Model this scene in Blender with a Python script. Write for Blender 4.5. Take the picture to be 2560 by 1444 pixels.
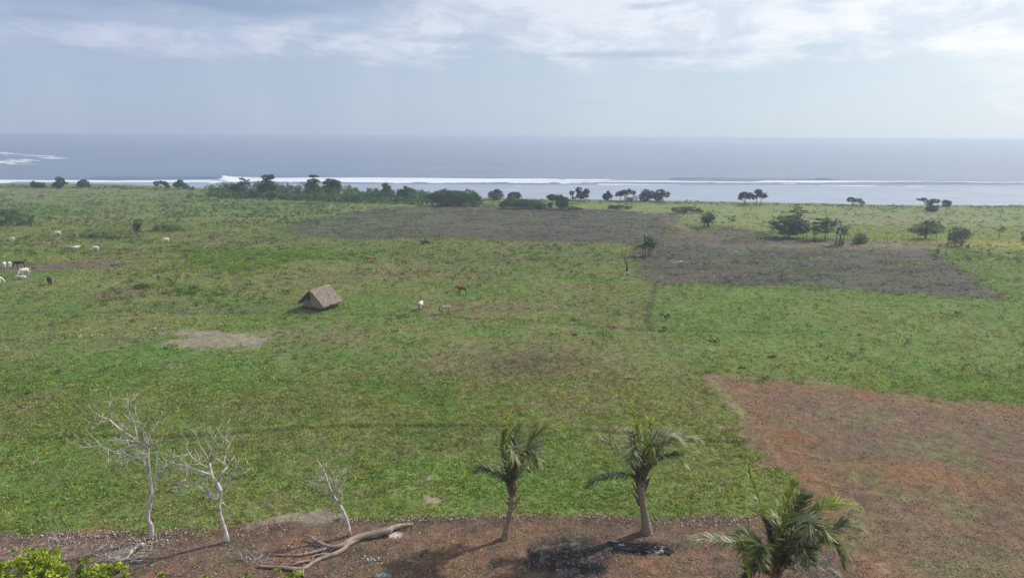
import bpy, bmesh, math, random
import numpy as np
from mathutils import Vector, Matrix
R = math.radians
C = bpy.context.scene.collection
for o in list(bpy.data.objects):
    bpy.data.objects.remove(o)

# ------------------------------------------------------------------ camera
CAM_H = 26.0
FPX = 1730.0                     # focal length in photo pixels (2560 wide)
PITCH, ROLL = R(12.40), R(0.31)
fv = Vector((0, math.cos(PITCH), -math.sin(PITCH)))
r0 = Vector((1, 0, 0)); u0 = Vector((0, math.sin(PITCH), math.cos(PITCH)))
rv = r0 * math.cos(ROLL) + u0 * math.sin(ROLL)
uv = u0 * math.cos(ROLL) - r0 * math.sin(ROLL)
cam = bpy.data.cameras.new('camera'); camo = bpy.data.objects.new('camera', cam); C.objects.link(camo)
cam.sensor_width = 36; cam.lens = FPX / 2560 * 36; cam.clip_start = 0.5; cam.clip_end = 60000
camo.matrix_world = Matrix(((rv.x, uv.x, -fv.x, 0), (rv.y, uv.y, -fv.y, 0), (rv.z, uv.z, -fv.z, CAM_H), (0, 0, 0, 1)))
bpy.context.scene.camera = camo

# ------------------------------------------------------------------ light
SUN_AZ, SUN_EL = R(60), R(40)    # azimuth clockwise from +Y
sl = bpy.data.lights.new('sun', 'SUN'); sl.energy = 4.2; sl.angle = R(1.6); sl.color = (1.0, 0.93, 0.84)
so = bpy.data.objects.new('sun', sl); C.objects.link(so)
sd = Vector((math.sin(SUN_AZ) * math.cos(SUN_EL), math.cos(SUN_AZ) * math.cos(SUN_EL), math.sin(SUN_EL)))
so.rotation_euler = sd.to_track_quat('Z', 'Y').to_euler(); so.location = (60, 40, 80)

vs = bpy.context.scene.view_settings
vs.view_transform = 'Standard'; vs.look = 'None'; vs.exposure = 0.10; vs.gamma = 1.0

# ------------------------------------------------------------------ node helpers
def lin(r, g, b):
    f = lambda c: ((c / 255 + 0.055) / 1.055) ** 2.4 if c > 10.3 else c / 255 / 12.92
    return (f(r), f(g), f(b))

class S:
    """tiny expression wrapper over shader sockets"""
    def __init__(s, nt, sock): s.nt, s.k = nt, sock
    def _m(s, op, *a):
        n = s.nt.nodes.new('ShaderNodeMath'); n.operation = op
        for i, v in enumerate((s,) + a):
            if isinstance(v, S): s.nt.links.new(v.k, n.inputs[i])
            else: n.inputs[i].default_value = v
        return S(s.nt, n.outputs[0])
    def __add__(s, o): return s._m('ADD', o)
    def __sub__(s, o): return s._m('SUBTRACT', o)
    def __mul__(s, o): return s._m('MULTIPLY', o)
    def __truediv__(s, o): return s._m('DIVIDE', o)
    def pw(s, o): return s._m('POWER', o)
    def mx(s, o): return s._m('MAXIMUM', o)
    def mn(s, o): return s._m('MINIMUM', o)
    def f(s, op, *a): return s._m(op, *a)
    def ss(s, a, b):
        n = s.nt.nodes.new('ShaderNodeMapRange'); n.interpolation_type = 'SMOOTHSTEP'
        s.nt.links.new(s.k, n.inputs[0]); n.inputs[1].default_value = a; n.inputs[2].default_value = b
        return S(s.nt, n.outputs[0])

def mixc(nt, fac, a, b, mode='MIX'):
    n = nt.nodes.new('ShaderNodeMix'); n.data_type = 'RGBA'; n.blend_type = mode
    for i, v in ((0, fac), (6, a), (7, b)):
        if isinstance(v, S): nt.links.new(v.k, n.inputs[i])
        elif i == 0: n.inputs[0].default_value = v
        else: n.inputs[i].default_value = (*v, 1) if len(v) == 3 else v
    return S(nt, n.outputs[2])

def noise(nt, vec, scale, detail=4, rough=0.55, dist=0.0):
    n = nt.nodes.new('ShaderNodeTexNoise'); n.inputs['Scale'].default_value = scale
    n.inputs['Detail'].default_value = detail; n.inputs['Roughness'].default_value = rough
    n.inputs['Distortion'].default_value = dist
    if vec is not None: nt.links.new(vec.k, n.inputs['Vector'])
    return S(nt, n.outputs['Fac'])

def mapping(nt, vec, scale, loc=(0, 0, 0)):
    n = nt.nodes.new('ShaderNodeMapping'); n.inputs['Scale'].default_value = scale
    n.inputs['Location'].default_value = loc
    nt.links.new(vec.k, n.inputs['Vector']); return S(nt, n.outputs[0])

# ------------------------------------------------------------------ world: overcast sky over a Nishita base
W = bpy.data.worlds.new('World'); bpy.context.scene.world = W; W.use_nodes = True
nt = W.node_tree; nt.nodes.clear()
tc = nt.nodes.new('ShaderNodeTexCoord'); D = S(nt, tc.outputs['Generated'])
sx = nt.nodes.new('ShaderNodeSeparateXYZ'); nt.links.new(D.k, sx.inputs[0])
dx, dy, dz = (S(nt, sx.outputs[i]) for i in range(3))
az = dx.f('ARCTAN2', dy); el = dz.f('ARCSINE')
def ax(px): return math.atan((px - 1280) / FPX)
def ey(py, px=1280): return (343 - py) / FPX * math.cos(ax(px)) * 1.0
def blob(px, py, sxp, syp):
    ca = math.cos(ax(px))
    a = (az - ax(px)) * (FPX / sxp / ca); e = (el - ey(py, px)) * (FPX / syp / ca)
    return ((a * a + e * e) * -1.0).f('EXPONENT')
n1 = noise(nt, mapping(nt, D, (1, 1, 4.2)), 5.0, 7, 0.56, 0.35)
n2 = noise(nt, mapping(nt, D, (1, 1, 5.0), (3, 7, 1)), 2.6, 5, 0.5, 0.2)
n3 = noise(nt, mapping(nt, D, (1, 1, 3.0), (9, 2, 5)), 14.0, 6, 0.6, 0.3)
# base: grey blue at the left, pale at the right
t = az.ss(-0.62, 0.62)
base = mixc(nt, t, lin(166, 182, 207), lin(201, 218, 231))
base = mixc(nt, az.ss(0.28, 0.75), base, lin(222, 233, 243))
low = el.ss(0.085, 0.0)
base = mixc(nt, low * 0.30, base, mixc(nt, t, lin(163, 182, 205), lin(203, 220, 232)))
# white cloud
bw = (blob(1360, 20, 230, 60) * 0.40 + blob(600, 135, 260, 34) * 0.26 + blob(120, 105, 260, 30) * 0.18
      + blob(960, 120, 200, 50) * 0.20 + blob(1380, 110, 160, 40) * 0.22 + blob(1650, 100, 260, 40) * 0.16
      + blob(2200, 40, 620, 75) * 0.34 + blob(2560, 120, 260, 200) * 0.30 + blob(480, 55, 120, 16) * 0.10)
up = el.ss(0.070, 0.125)
wm = (n1 + bw + up * 0.06 + (n3 - 0.5) * 0.50 + (n1 - 0.5) * 0.5).ss(0.50, 0.80)
wm = wm * el.ss(0.072, 0.11).mx(az.ss(0.45, 0.7) * 0.7)
n5 = noise(nt, mapping(nt, D, (1, 1, 2.2), (2, 8, 3)), 11.0, 7, 0.62, 0.4)
wcol = mixc(nt, t, lin(197, 206, 226), lin(246, 249, 253))
wcol = mixc(nt, n5.ss(0.60, 0.36) * 0.65, wcol, mixc(nt, t, lin(162, 177, 206), lin(202, 217, 233)))
col = mixc(nt, wm, base, wcol)
col = mixc(nt, n5.ss(0.52, 0.72) * up * 0.45, col, mixc(nt, t, lin(192, 201, 223), lin(246, 248, 252)))
# dark cloud
bd = (blob(250, 40, 360, 42) * 0.26 + blob(700, 50, 330, 38) * 0.30 + blob(470, 8, 150, 26) * 0.30 + blob(1530, 152, 300, 14) * 0.22
      + blob(1690, 20, 60, 18) * 0.34 + blob(940, 18, 180, 30) * 0.22 + blob(1590, 45, 90, 12) * 0.25 + blob(2120, 110, 150, 20) * 0.12
      + blob(150, 70, 200, 12) * 0.12 + blob(1100, 148, 130, 14) * 0.18)
dm = (n2 * 0.55 + n1 * 0.45 + bd + (n3 - 0.5) * 0.20).ss(0.62, 0.86)
dcol = mixc(nt, t, lin(138, 157, 190), lin(176, 196, 220))
col = mixc(nt, dm * 0.85, col, dcol)
# faint falls of rain / light beams below the cloud base
n4 = noise(nt, mapping(nt, D, (1, 1, 0.25), (4, 4, 4)), 6.5, 3, 0.5, 0.0)
col = mixc(nt, (n4.ss(0.42, 0.75)) * el.ss(0.12, 0.07) * 0.16, col, lin(215, 226, 236))
# cloud veil overhead, above the view, dulled to deepen the sun's shadows
col = mixc(nt, el.ss(0.22, 0.9) * 0.85, col, lin(172, 184, 204))
sky = nt.nodes.new('ShaderNodeTexSky'); sky.sky_type = 'NISHITA'; sky.sun_disc = False
sky.sun_elevation = SUN_EL; sky.sun_rotation = SUN_AZ
bgs = nt.nodes.new('ShaderNodeBackground'); nt.links.new(sky.outputs[0], bgs.inputs[0]); bgs.inputs[1].default_value = 0.10
bgc = nt.nodes.new('ShaderNodeBackground'); nt.links.new(col.k, bgc.inputs[0]); bgc.inputs[1].default_value = 1.0
ms = nt.nodes.new('ShaderNodeMixShader'); ms.inputs[0].default_value = 0.9
nt.links.new(bgs.outputs[0], ms.inputs[1]); nt.links.new(bgc.outputs[0], ms.inputs[2])
wo = nt.nodes.new('ShaderNodeOutputWorld'); nt.links.new(ms.outputs[0], wo.inputs[0])

# ------------------------------------------------------------------ python helpers
rng = np.random.default_rng(7); random.seed(5)
def ray(px, py):
    return fv * FPX + rv * (px - 1280) - uv * (py - 722)
def G(px, py, z=0.0):
    d = ray(px, py); t = (z - CAM_H) / d.z
    return Vector((d.x * t, d.y * t, z))
def PY(px, py, Y):
    d = ray(px, py); t = Y / d.y
    return Vector((d.x * t, Y, CAM_H + d.z * t))
def mpp(p):                      # metres per photo pixel at a world point
    return (Vector(p) - Vector((0, 0, CAM_H))).dot(fv) / FPX

_tab = np.random.default_rng(99).random((256, 256))
def vn(x, y):
    xi = np.floor(x).astype(int); yi = np.floor(y).astype(int)
    fx = x - xi; fy = y - yi; fx = fx * fx * (3 - 2 * fx); fy = fy * fy * (3 - 2 * fy)
    a = _tab[xi & 255, yi & 255]; b = _tab[(xi + 1) & 255, yi & 255]
    c = _tab[xi & 255, (yi + 1) & 255]; d = _tab[(xi + 1) & 255, (yi + 1) & 255]
    return (a * (1 - fx) + b * fx) * (1 - fy) + (c * (1 - fx) + d * fx) * fy
def fbm(x, y, s, oct=4, off=0.0, gain=0.5):
    x = np.asarray(x) / s + off * 17.3 + 300; y = np.asarray(y) / s + off * 9.7 + 300
    v = 0; a = 1; t = 0
    for i in range(oct):
        v = v + a * vn(x, y); t += a; a *= gain
        x, y = x * 1.93 + y * 0.31 + 11.2, y * 1.93 - x * 0.31 + 5.7
    return v / t
def sst(a, b, v):
    t = np.clip((v - a) / (b - a), 0, 1); return t * t * (3 - 2 * t)

def poly_sd(x, y, pts):          # signed distance, positive inside
    d2 = np.full(x.shape, 1e18); ins = np.zeros(x.shape, bool); n = len(pts)
    for i in range(n):
        ax_, ay_ = pts[i]; bx, by = pts[(i + 1) % n]
        ex, ey_ = bx - ax_, by - ay_
        wx, wy = x - ax_, y - ay_
        t = np.clip((wx * ex + wy * ey_) / (ex * ex + ey_ * ey_ + 1e-9), 0, 1)
        d2 = np.minimum(d2, (wx - ex * t) ** 2 + (wy - ey_ * t) ** 2)
        if ay_ != by:
            c = ((ay_ > y) != (by > y)) & (x < ex * (y - ay_) / ey_ + ax_)
            ins ^= c
    return np.where(ins, 1, -1) * np.sqrt(d2)
def line_d(x, y, pts):
    d2 = np.full(x.shape, 1e18)
    for i in range(len(pts) - 1):
        ax_, ay_ = pts[i]; bx, by = pts[i + 1]; ex, ey_ = bx - ax_, by - ay_
        wx, wy = x - ax_, y - ay_
        t = np.clip((wx * ex + wy * ey_) / (ex * ex + ey_ * ey_ + 1e-9), 0, 1)
        d2 = np.minimum(d2, (wx - ex * t) ** 2 + (wy - ey_ * t) ** 2)
    return np.sqrt(d2)
def GP(l, z=0.0): return [tuple(G(a, b, z)[:2]) for a, b in l]

# ------------------------------------------------------------------ the lie of the land
SHORE = GP([(-900, 452), (0, 459), (260, 461), (420, 467), (560, 474), (900, 486), (1200, 496), (1450, 500), (1700, 504), (2000, 509), (2250, 514), (2560, 516), (3400, 528)], -0.6)
shx = np.array([p[0] for p in SHORE]); shy = np.array([p[1] for p in SHORE])
P_BROWN = GP([(1778, 938), (1930, 948), (2100, 962), (2330, 988), (2560, 1004), (3300, 1060), (3600, 1900), (2300, 1900), (2150, 1460), (2060, 1350), (1990, 1260), (1945, 1180), (1900, 1100), (1850, 1020)])
P_DIRT = GP([(-900, 1362), (0, 1344), (160, 1340), (330, 1334), (560, 1326), (700, 1302), (820, 1290), (960, 1300), (1130, 1300), (1290, 1290), (1500, 1294), (1700, 1296), (1880, 1296), (2030, 1330), (2120, 1420), (2300, 1900)]) + [(30, 2), (20, -40), (-60, -40)]
P_PL1 = GP([(680, 574), (800, 545), (960, 518), (1240, 514), (1450, 520), (1690, 535), (1700, 545), (1660, 585), (1590, 608), (1330, 603), (1140, 592), (1000, 596), (880, 600), (760, 586)])
P_PL2 = GP([(1600, 600), (1700, 572), (1830, 570), (1960, 592), (2160, 602), (2330, 615), (2350, 645), (2430, 690), (2515, 745), (2300, 737), (2060, 719), (1800, 712), (1640, 706), (1590, 680), (1585, 640)])
P_RIGHT = GP([(1650, 700), (1800, 712), (2300, 738), (2560, 748), (3300, 760), (3300, 1060), (2560, 1004), (2100, 960), (1780, 938), (1690, 880), (1640, 800)])
P_FARR = GP([(1400, 512), (1700, 512), (2560, 522), (3300, 530), (3300, 640), (2560, 625), (2330, 612), (2160, 600), (1960, 590), (1830, 560), (1690, 535), (1440, 520)])
P_FARL = GP([(-600, 466), (0, 468), (380, 474), (480, 480), (500, 492), (250, 500), (0, 510), (-600, 520)])
LINES = [(GP([(-500, 770), (0, 779), (400, 781), (780, 786), (1070, 790), (1300, 799), (1500, 818), (1620, 826), (1800, 829), (2050, 833)]), 0.45),
         (GP([(1640, 700), (1628, 740), (1615, 790), (1622, 828)]), 0.5),
         (GP([(1590, 690), (1640, 712), (1800, 716), (2060, 724), (2300, 742), (2540, 748)]), 0.5),
         (GP([(-300, 1102), (0, 1098), (250, 1094), (480, 1088), (650, 1080), (860, 1064), (1100, 1062), (1330, 1066)]), 0.32),
         (GP([(1450, 1072), (1700, 1098), (1900, 1106)]), 0.28)]
BUND = GP([(-900, 1364), (0, 1346), (330, 1334), (560, 1330), (700, 1318), (830, 1302), (960, 1300), (1300, 1292), (1700, 1296), (1880, 1298), (1960, 1320)])
def ell(x, y, px, py, rx, ry, p=2.0):
    c = G(px, py); a = abs(G(px, py + ry).y - G(px, py - ry).y) / 2; b = rx * mpp(c)
    # the patch leans with the line of sight only through its own centre line
    return np.exp(-(((x - c.x - (y - c.y) * 0.0) / b) ** 2 + ((y - c.y) / a) ** 2) ** (p / 2))

def ground_z(x, y):
    x = np.asarray(x, float); y = np.asarray(y, float)
    ys = np.interp(x, shx, shy)
    z = (fbm(x, y, 9, 3, 1) - 0.5) * 0.30 + (fbm(x, y, 1.6, 3, 2) - 0.5) * 0.16
    z = z * sst(10, 40, np.hypot(x, y))
    z += sst(-40, -12, y - ys) * 0.5 * fbm(x, y, 14, 3, 3)
    z -= 6.0 * sst(-6, 26, y - ys)
    db = line_d(x, y, BUND)
    z += 0.22 * np.exp(-(db / 0.7) ** 2) * (0.3 + fbm(x, y, 1.1, 3, 4))
    for ln, w in LINES:
        d = line_d(x, y, ln); z += -0.12 * np.exp(-(d / w) ** 2) + 0.06 * np.exp(-((d - 2 * w) / w) ** 2)
    sdp = np.maximum(poly_sd(x, y, P_PL1), poly_sd(x, y, P_PL2))
    pm = sst(-1, 2, sdp)
    z += pm * ((fbm(x * 0.45, y, 1.5, 3, 5) - 0.5) * 0.55)
    return z
def gz(x, y): return float(ground_z(np.array([x]), np.array([y]))[0])

def ground_col(x, y):
    """base colour of the soil and grass cover at a place, and how grassy it is"""
    x = np.asarray(x, float); y = np.asarray(y, float)
    r = np.hypot(x, y)
    big = fbm(x, y, 26, 4, 10); mid = fbm(x, y, 6, 4, 11); sm = fbm(x, y, 1.4, 4, 12); br = fbm(x, y, 13, 5, 13)
    def c3(c): return np.array(c)[None, :]
    vivid, olive, dull = c3((0.106, 0.162, 0.046)), c3((0.148, 0.172, 0.066)), c3((0.158, 0.144, 0.086))
    m1 = sst(0.40, 0.62, big * 0.55 + mid * 0.45)[:, None]
    col = vivid * (1 - m1) + olive * m1
    m2 = (sst(0.50, 0.72, br * 0.6 + sm * 0.4) * 0.75)[:, None]
    col = col * (1 - m2) + dull * m2
    grass = np.ones_like(x)
    def lay(m, c, g=None, mot=0.0):
        nonlocal col, grass
        m = np.clip(m, 0, 1)
        if mot: m = m * np.clip(1 - mot + mot * 2 * sst(0.35, 0.65, sm * 0.5 + mid * 0.5), 0, 1)
        col = col * (1 - m[:, None]) + c3(c) * m[:, None]
        if g is not None: grass = grass * (1 - m) + g * m
    # greener meadow at the lower left, right strip lush
    lay(ell(x, y, 180, 1130, 520, 190) * 0.55, (0.082, 0.165, 0.034), None, 0.4)
    lay(ell(x, y, 520, 900, 380, 60) * 0.50, (0.082, 0.165, 0.040), None, 0.5)
    lay(sst(-3, 3, poly_sd(x, y, P_RIGHT)) * 0.55, (0.115, 0.175, 0.046), None, 0.4)
    lay(ell(x, y, 1300, 1180, 620, 110) * 0.45, (0.130, 0.205, 0.060), None, 0.5)
    # brownish dull areas
    for px, py, rx, ry, a in ((1250, 905, 330, 55, 0.85), (1330, 880, 120, 26, 0.6), (1000, 1110, 340, 40, 0.45), (640, 1020, 220, 30, 0.5), (1150, 650, 420, 40, 0.4),
                              (760, 700, 160, 16, 0.5), (1200, 772, 170, 14, 0.8), (1480, 760, 160, 24, 0.5), (1100, 690, 200, 20, 0.4), (250, 740, 240, 14, 0.4),
                              (400, 640, 120, 14, 0.5), (330, 650, 70, 8, 0.6), (600, 600, 160, 10, 0.6), (1500, 640, 140, 10, 0.5), (820, 840, 120, 20, 0.5), (500, 770, 200, 16, 0.5), (1850, 800, 60, 10, 0.4)):
        lay(ell(x, y, px, py, rx, ry) * a, (0.142, 0.125, 0.082), 0.6, 0.55)
    lay(ell(x, y, 1330, 905, 110, 24) * 0.75, (0.085, 0.072, 0.05), 0.4, 0.6)
    lay(ell(x, y, 150, 664, 150, 9) * 0.9 + ell(x, y, 20, 672, 100, 9) * 0.9, (0.125, 0.092, 0.092), 0.1, 0.3)
    # ploughed ground, grey violet
    for P in (P_PL1, P_PL2):
        sd_ = poly_sd(x, y, P); wob = (mid - 0.5) * 7 + (sm - 0.5) * 2
        m = sst(-1.2, 1.6, sd_ + wob * 0.6)
        lay(m * 0.92, (0.082, 0.070, 0.067), 0.25, 0.08)
        lay(m * sst(0.48, 0.7, fbm(x, y * 2.0, 12, 4, 21)) * 0.75, (0.088, 0.108, 0.060), 0.5)
        lay(m * sst(0.55, 0.75, fbm(x, y, 8, 4, 22)) * 0.5, (0.118, 0.092, 0.078), 0.2)
    lay(ell(x, y, 920, 560, 260, 34) * 0.55, (0.092, 0.115, 0.062), 0.4, 0.5)
    lay(ell(x, y, 1330, 588, 240, 14) * 0.75, (0.080, 0.064, 0.064), 0.1, 0.2)
    lay(ell(x, y, 1560, 595, 130, 10) * 0.7, (0.10, 0.082, 0.07), 0.1, 0.2)
    lay(ell(x, y, 1690, 560, 22, 26) * 0.8, (0.17, 0.125, 0.105), 0.1)
    # pale dry pasture towards the beach on the right
    m = sst(-4, 4, poly_sd(x, y, P_FARR) + (mid - 0.5) * 10)
    lay(m * 0.85, (0.178, 0.215, 0.088), 0.8, 0.15)
    lay(ell(x, y, 2250, 550, 220, 16) * 0.6 + ell(x, y, 2300, 612, 220, 12) * 0.8, (0.205, 0.175, 0.120), 0.5, 0.3)
    lay(ell(x, y, 2100, 615, 280, 7) * 0.8, (0.20, 0.165, 0.12), 0.4, 0.2)
    lay(ell(x, y, 2500, 612, 120, 12) * 0.8, (0.27, 0.27, 0.09), 0.8)
    lay(ell(x, y, 1780, 585, 120, 12) * 0.6, (0.15, 0.13, 0.09), 0.5, 0.3)
    lay(sst(-4, 4, poly_sd(x, y, P_FARL) + (mid - 0.5) * 8) * 0.8, (0.150, 0.175, 0.088), 0.8, 0.2)
    # paler thin lines
    for ln, w in LINES:
        d = line_d(x, y, ln)
        lay(np.exp(-(d / (w * 1.15)) ** 2) * 0.62, (0.070, 0.072, 0.044), 0.35)
    # fallow field of dead orange-brown growth
    sd_ = poly_sd(x, y, P_BROWN); m = sst(-1.1, 1.5, sd_ + (mid - 0.5) * 4.5 + (sm - 0.5) * 4)
    lay(m * 0.96, (0.158, 0.106, 0.078), 0.0)
    lay(m * sst(0.45, 0.65, fbm(x, y, 5, 5, 31)) * 0.55, (0.140, 0.103, 0.076), 0.05)
    lay(m * sst(0.5, 0.72, fbm(x, y, 3, 4, 32)) * 0.40, (0.150, 0.155, 0.068), 0.2)
    lay(m * np.exp(-((sd_ - 2.0) / 2.0) ** 2) * (0.35 + 0.4 * (sm > 0.5)), (0.200, 0.112, 0.064), 0.0)
    lay(m * (ell(x, y, 2230, 1175, 150, 28) + ell(x, y, 2420, 1205, 170, 26) + ell(x, y, 1960, 1090, 80, 24)) * 0.5, (0.235, 0.125, 0.060), 0.0, 0.5)
    lay(m * (ell(x, y, 2300, 1120, 130, 22) + ell(x, y, 2450, 1400, 260, 40)) * 0.5, (0.15, 0.150, 0.09), 0.2, 0.4)
    lay(np.exp(-((sd_ + 0.3) / 0.5) ** 2) * (y > 60) * 0.5 * sst(.4, .6, mid), (0.24, 0.19, 0.11), 0.0)
    # bare dirt strip in front
    sd_ = poly_sd(x, y, P_DIRT); m = sst(-0.35, 0.5, sd_ + (sm - 0.5) * 1.6 + (mid - 0.5) * 1.0)
    lay(m * 0.97, (0.150, 0.098, 0.076), 0.0)
    fr = fbm(x, y, 3.2, 5, 41)
    lay(m * sst(0.50, 0.68, fr) * 0.6, (0.195, 0.115, 0.070), 0.0)
    lay(m * sst(0.52, 0.70, fbm(x, y, 1.8, 5, 42)) * 0.6, (0.090, 0.064, 0.056), 0.0)
    lay(m * sst(0.30, 0.12, np.clip(sd_ / 10, 0, 1)) * 0.35, (0.12, 0.085, 0.072), 0.0)
    lay(m * ell(x, y, 120, 1390, 420, 40) * 0.6, (0.190, 0.155, 0.140), 0.0, 0.5)
    # dusty pale patches
    for px, py, rx, ry in ((780, 1292, 100, 20), (550, 852, 150, 20), (640, 850, 60, 10), (480, 832, 80, 9), (1090, 1250, 26, 8), (1700, 655, 26, 3)):
        q = ell(x, y, px, py, rx, ry)
        lay(sst(0.25, 0.7, q + (sm - 0.5) * 0.9 + (mid - 0.5) * 0.4) * 0.8, (0.25, 0.215, 0.18), 0.05)
    # burnt ground and ash
    q = ell(x, y, 1435, 1390, 125, 58)
    lay(sst(0.25, 0.65, q + (sm - 0.5) * 0.6) * 0.9, (0.036, 0.034, 0.040), 0.0)
    lay(sst(0.3, 0.7, q) * sst(0.58, 0.70, fbm(x, y, 0.5, 4, 43)) * 0.5, (0.17, 0.165, 0.18), 0.0)
    q = ell(x, y, 1590, 1366, 120, 22)
    lay(sst(0.3, 0.7, q + (sm - 0.5) * 0.6) * 0.9, (0.045, 0.04, 0.044), 0.0)
    q = ell(x, y, 985, 1338, 26, 12)
    lay(sst(0.35, 0.7, q + (sm - 0.5) * 0.7) * 0.9, (0.50, 0.48, 0.50), 0.0)
    q = ell(x, y, 958, 1438, 26, 8)
    lay(sst(0.35, 0.7, q + (sm - 0.5) * 0.7) * 0.9, (0.33, 0.34, 0.38), 0.0)
    # beach sand
    ys = np.interp(x, shx, shy)
    lay(sst(-9, -2, y - ys + (mid - 0.5) * 6), (0.24, 0.22, 0.185), 0.0)
    # fine mottling of the cover itself
    k = 0.80 + 0.40 * fbm(x, y, 0.45, 3, 51) ; k2 = 0.86 + 0.28 * fbm(x, y, 3.0, 3, 52)
    col = col * (k * k2)[:, None]
    return col, grass

# ------------------------------------------------------------------ mesh builders
def new_obj(name, me, parent=None, mat=None):
    o = bpy.data.objects.new(name, me); C.objects.link(o)
    if parent: o.parent = parent
    if mat is not None and me is not None: me.materials.append(mat)
    return o
def arr_mesh(name, V, F, col=None, smooth=False):
    V = np.ascontiguousarray(V, dtype=np.float32); F = np.ascontiguousarray(F, dtype=np.int32)
    me = bpy.data.meshes.new(name); me.vertices.add(len(V)); me.vertices.foreach_set('co', V.ravel())
    k = F.shape[1]; me.loops.add(F.size); me.loops.foreach_set('vertex_index', F.ravel())
    me.polygons.add(len(F)); me.polygons.foreach_set('loop_start', np.arange(0, F.size, k, dtype=np.int32))
    if smooth: me.polygons.foreach_set('use_smooth', np.ones(len(F), bool))
    if col is not None:
        a = me.attributes.new('Col', 'FLOAT_COLOR', 'POINT')
        c = np.ones((len(V), 4), np.float32); c[:, :3] = col; a.data.foreach_set('color', c.ravel())
    me.update(calc_edges=True); me.validate(); return me
def tag(o, label, cat, group=None, kind=None):
    if label: o['label'] = label
    if cat: o['category'] = cat
    if group: o['group'] = group
    if kind: o['kind'] = kind
    return o
def thing(name, label, cat, loc, group=None, rz=0):
    o = bpy.data.objects.new(name, None); C.objects.link(o); o.location = loc; o.rotation_euler = (0, 0, rz)
    o.empty_display_size = 0.3
    return tag(o, label, cat, group)

class MB:
    """collects tubes, boxes and loose faces into one mesh"""
    def __init__(s): s.v, s.f, s.n = [], [], 0
    def add(s, vs, fs):
        s.v += [tuple(p) for p in vs]; s.f += [tuple(i + s.n for i in f) for f in fs]; s.n = len(s.v)
    def tube(s, pts, rad, k=6, cap=True):
        pts = [Vector(p) for p in pts]; vs, fs = [], []
        up = Vector((0.13, 0.97, 0.2)).normalized()
        for i, p in enumerate(pts):
            t = (pts[min(i + 1, len(pts) - 1)] - pts[max(i - 1, 0)])
            if t.length < 1e-6: t = Vector((0, 0, 1))
            t.normalize(); a = t.cross(up)
            if a.length < 0.1: a = t.cross(Vector((1, 0, 0)))
            a.normalize(); b = t.cross(a)
            r = rad[i] if hasattr(rad, '__len__') else rad
            for j in range(k):
                q = 2 * math.pi * j / k; vs.append(p + (a * math.cos(q) + b * math.sin(q)) * r)
        for i in range(len(pts) - 1):
            for j in range(k):
                j2 = (j + 1) % k; fs.append((i * k + j, i * k + j2, (i + 1) * k + j2, (i + 1) * k + j))
        if cap:
            fs.append(tuple(range(k))[::-1]); fs.append(tuple((len(pts) - 1) * k + j for j in range(k)))
        s.add(vs, fs)
    def box(s, c, sz, rz=0.0, M=None):
        x, y, z = (q / 2 for q in sz); vs = [Vector((a * x, b * y, d * z)) for a in (-1, 1) for b in (-1, 1) for d in (-1, 1)]
        m = M or Matrix.Rotation(rz, 3, 'Z'); vs = [m @ v + Vector(c) for v in vs]
        s.add(vs, [(0, 1, 3, 2), (4, 6, 7, 5), (0, 4, 5, 1), (2, 3, 7, 6), (0, 2, 6, 4), (1, 5, 7, 3)])
    def build(s, name, mat, parent=None, smooth=True, bevel=0):
        me = bpy.data.meshes.new(name); me.from_pydata(s.v, [], s.f); me.update()
        if smooth: me.polygons.foreach_set('use_smooth', [True] * len(me.polygons))
        o = new_obj(name, me, parent, mat)
        if bevel:
            b = o.modifiers.new('bevel', 'BEVEL'); b.width = bevel; b.segments = 2
        return o

# ------------------------------------------------------------------ materials
def mat_new(name):
    m = bpy.data.materials.new(name); m.use_nodes = True; nt = m.node_tree
    b = nt.nodes['Principled BSDF']; return m, nt, b, nt.nodes['Material Output']
def objco(nt):
    t = nt.nodes.new('ShaderNodeTexCoord'); return S(nt, t.outputs['Object'])
def attr(nt, n='Col'):
    a = nt.nodes.new('ShaderNodeAttribute'); a.attribute_name = n; return S(nt, a.outputs['Color'])
def bump(nt, b, h, strength, dist=0.05):
    n = nt.nodes.new('ShaderNodeBump'); n.inputs['Strength'].default_value = strength; n.inputs['Distance'].default_value = dist
    nt.links.new(h.k, n.inputs['Height']); nt.links.new(n.outputs[0], b.inputs['Normal'])
def m_plain(name, c, rough=0.8, var=0.3, scale=6, bmp=0.4, bd=0.02, c2=None, spec=0.25, stretch=(1, 1, 1)):
    m, nt, b, o = mat_new(name); v = mapping(nt, objco(nt), stretch)
    n = noise(nt, v, scale, 5, 0.6); n_ = noise(nt, v, scale * 5, 4, 0.6)
    c2 = c2 or tuple(q * (1 - var) for q in c); c1 = tuple(min(1, q * (1 + var * 0.6)) for q in c)
    cc = mixc(nt, (n * 0.65 + n_ * 0.35).ss(0.35, 0.65), c1, c2)
    nt.links.new(cc.k, b.inputs['Base Color']); b.inputs['Roughness'].default_value = rough
    b.inputs['Specular IOR Level'].default_value = spec
    bump(nt, b, n * 0.5 + n_ * 0.5, bmp, bd); return m
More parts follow.
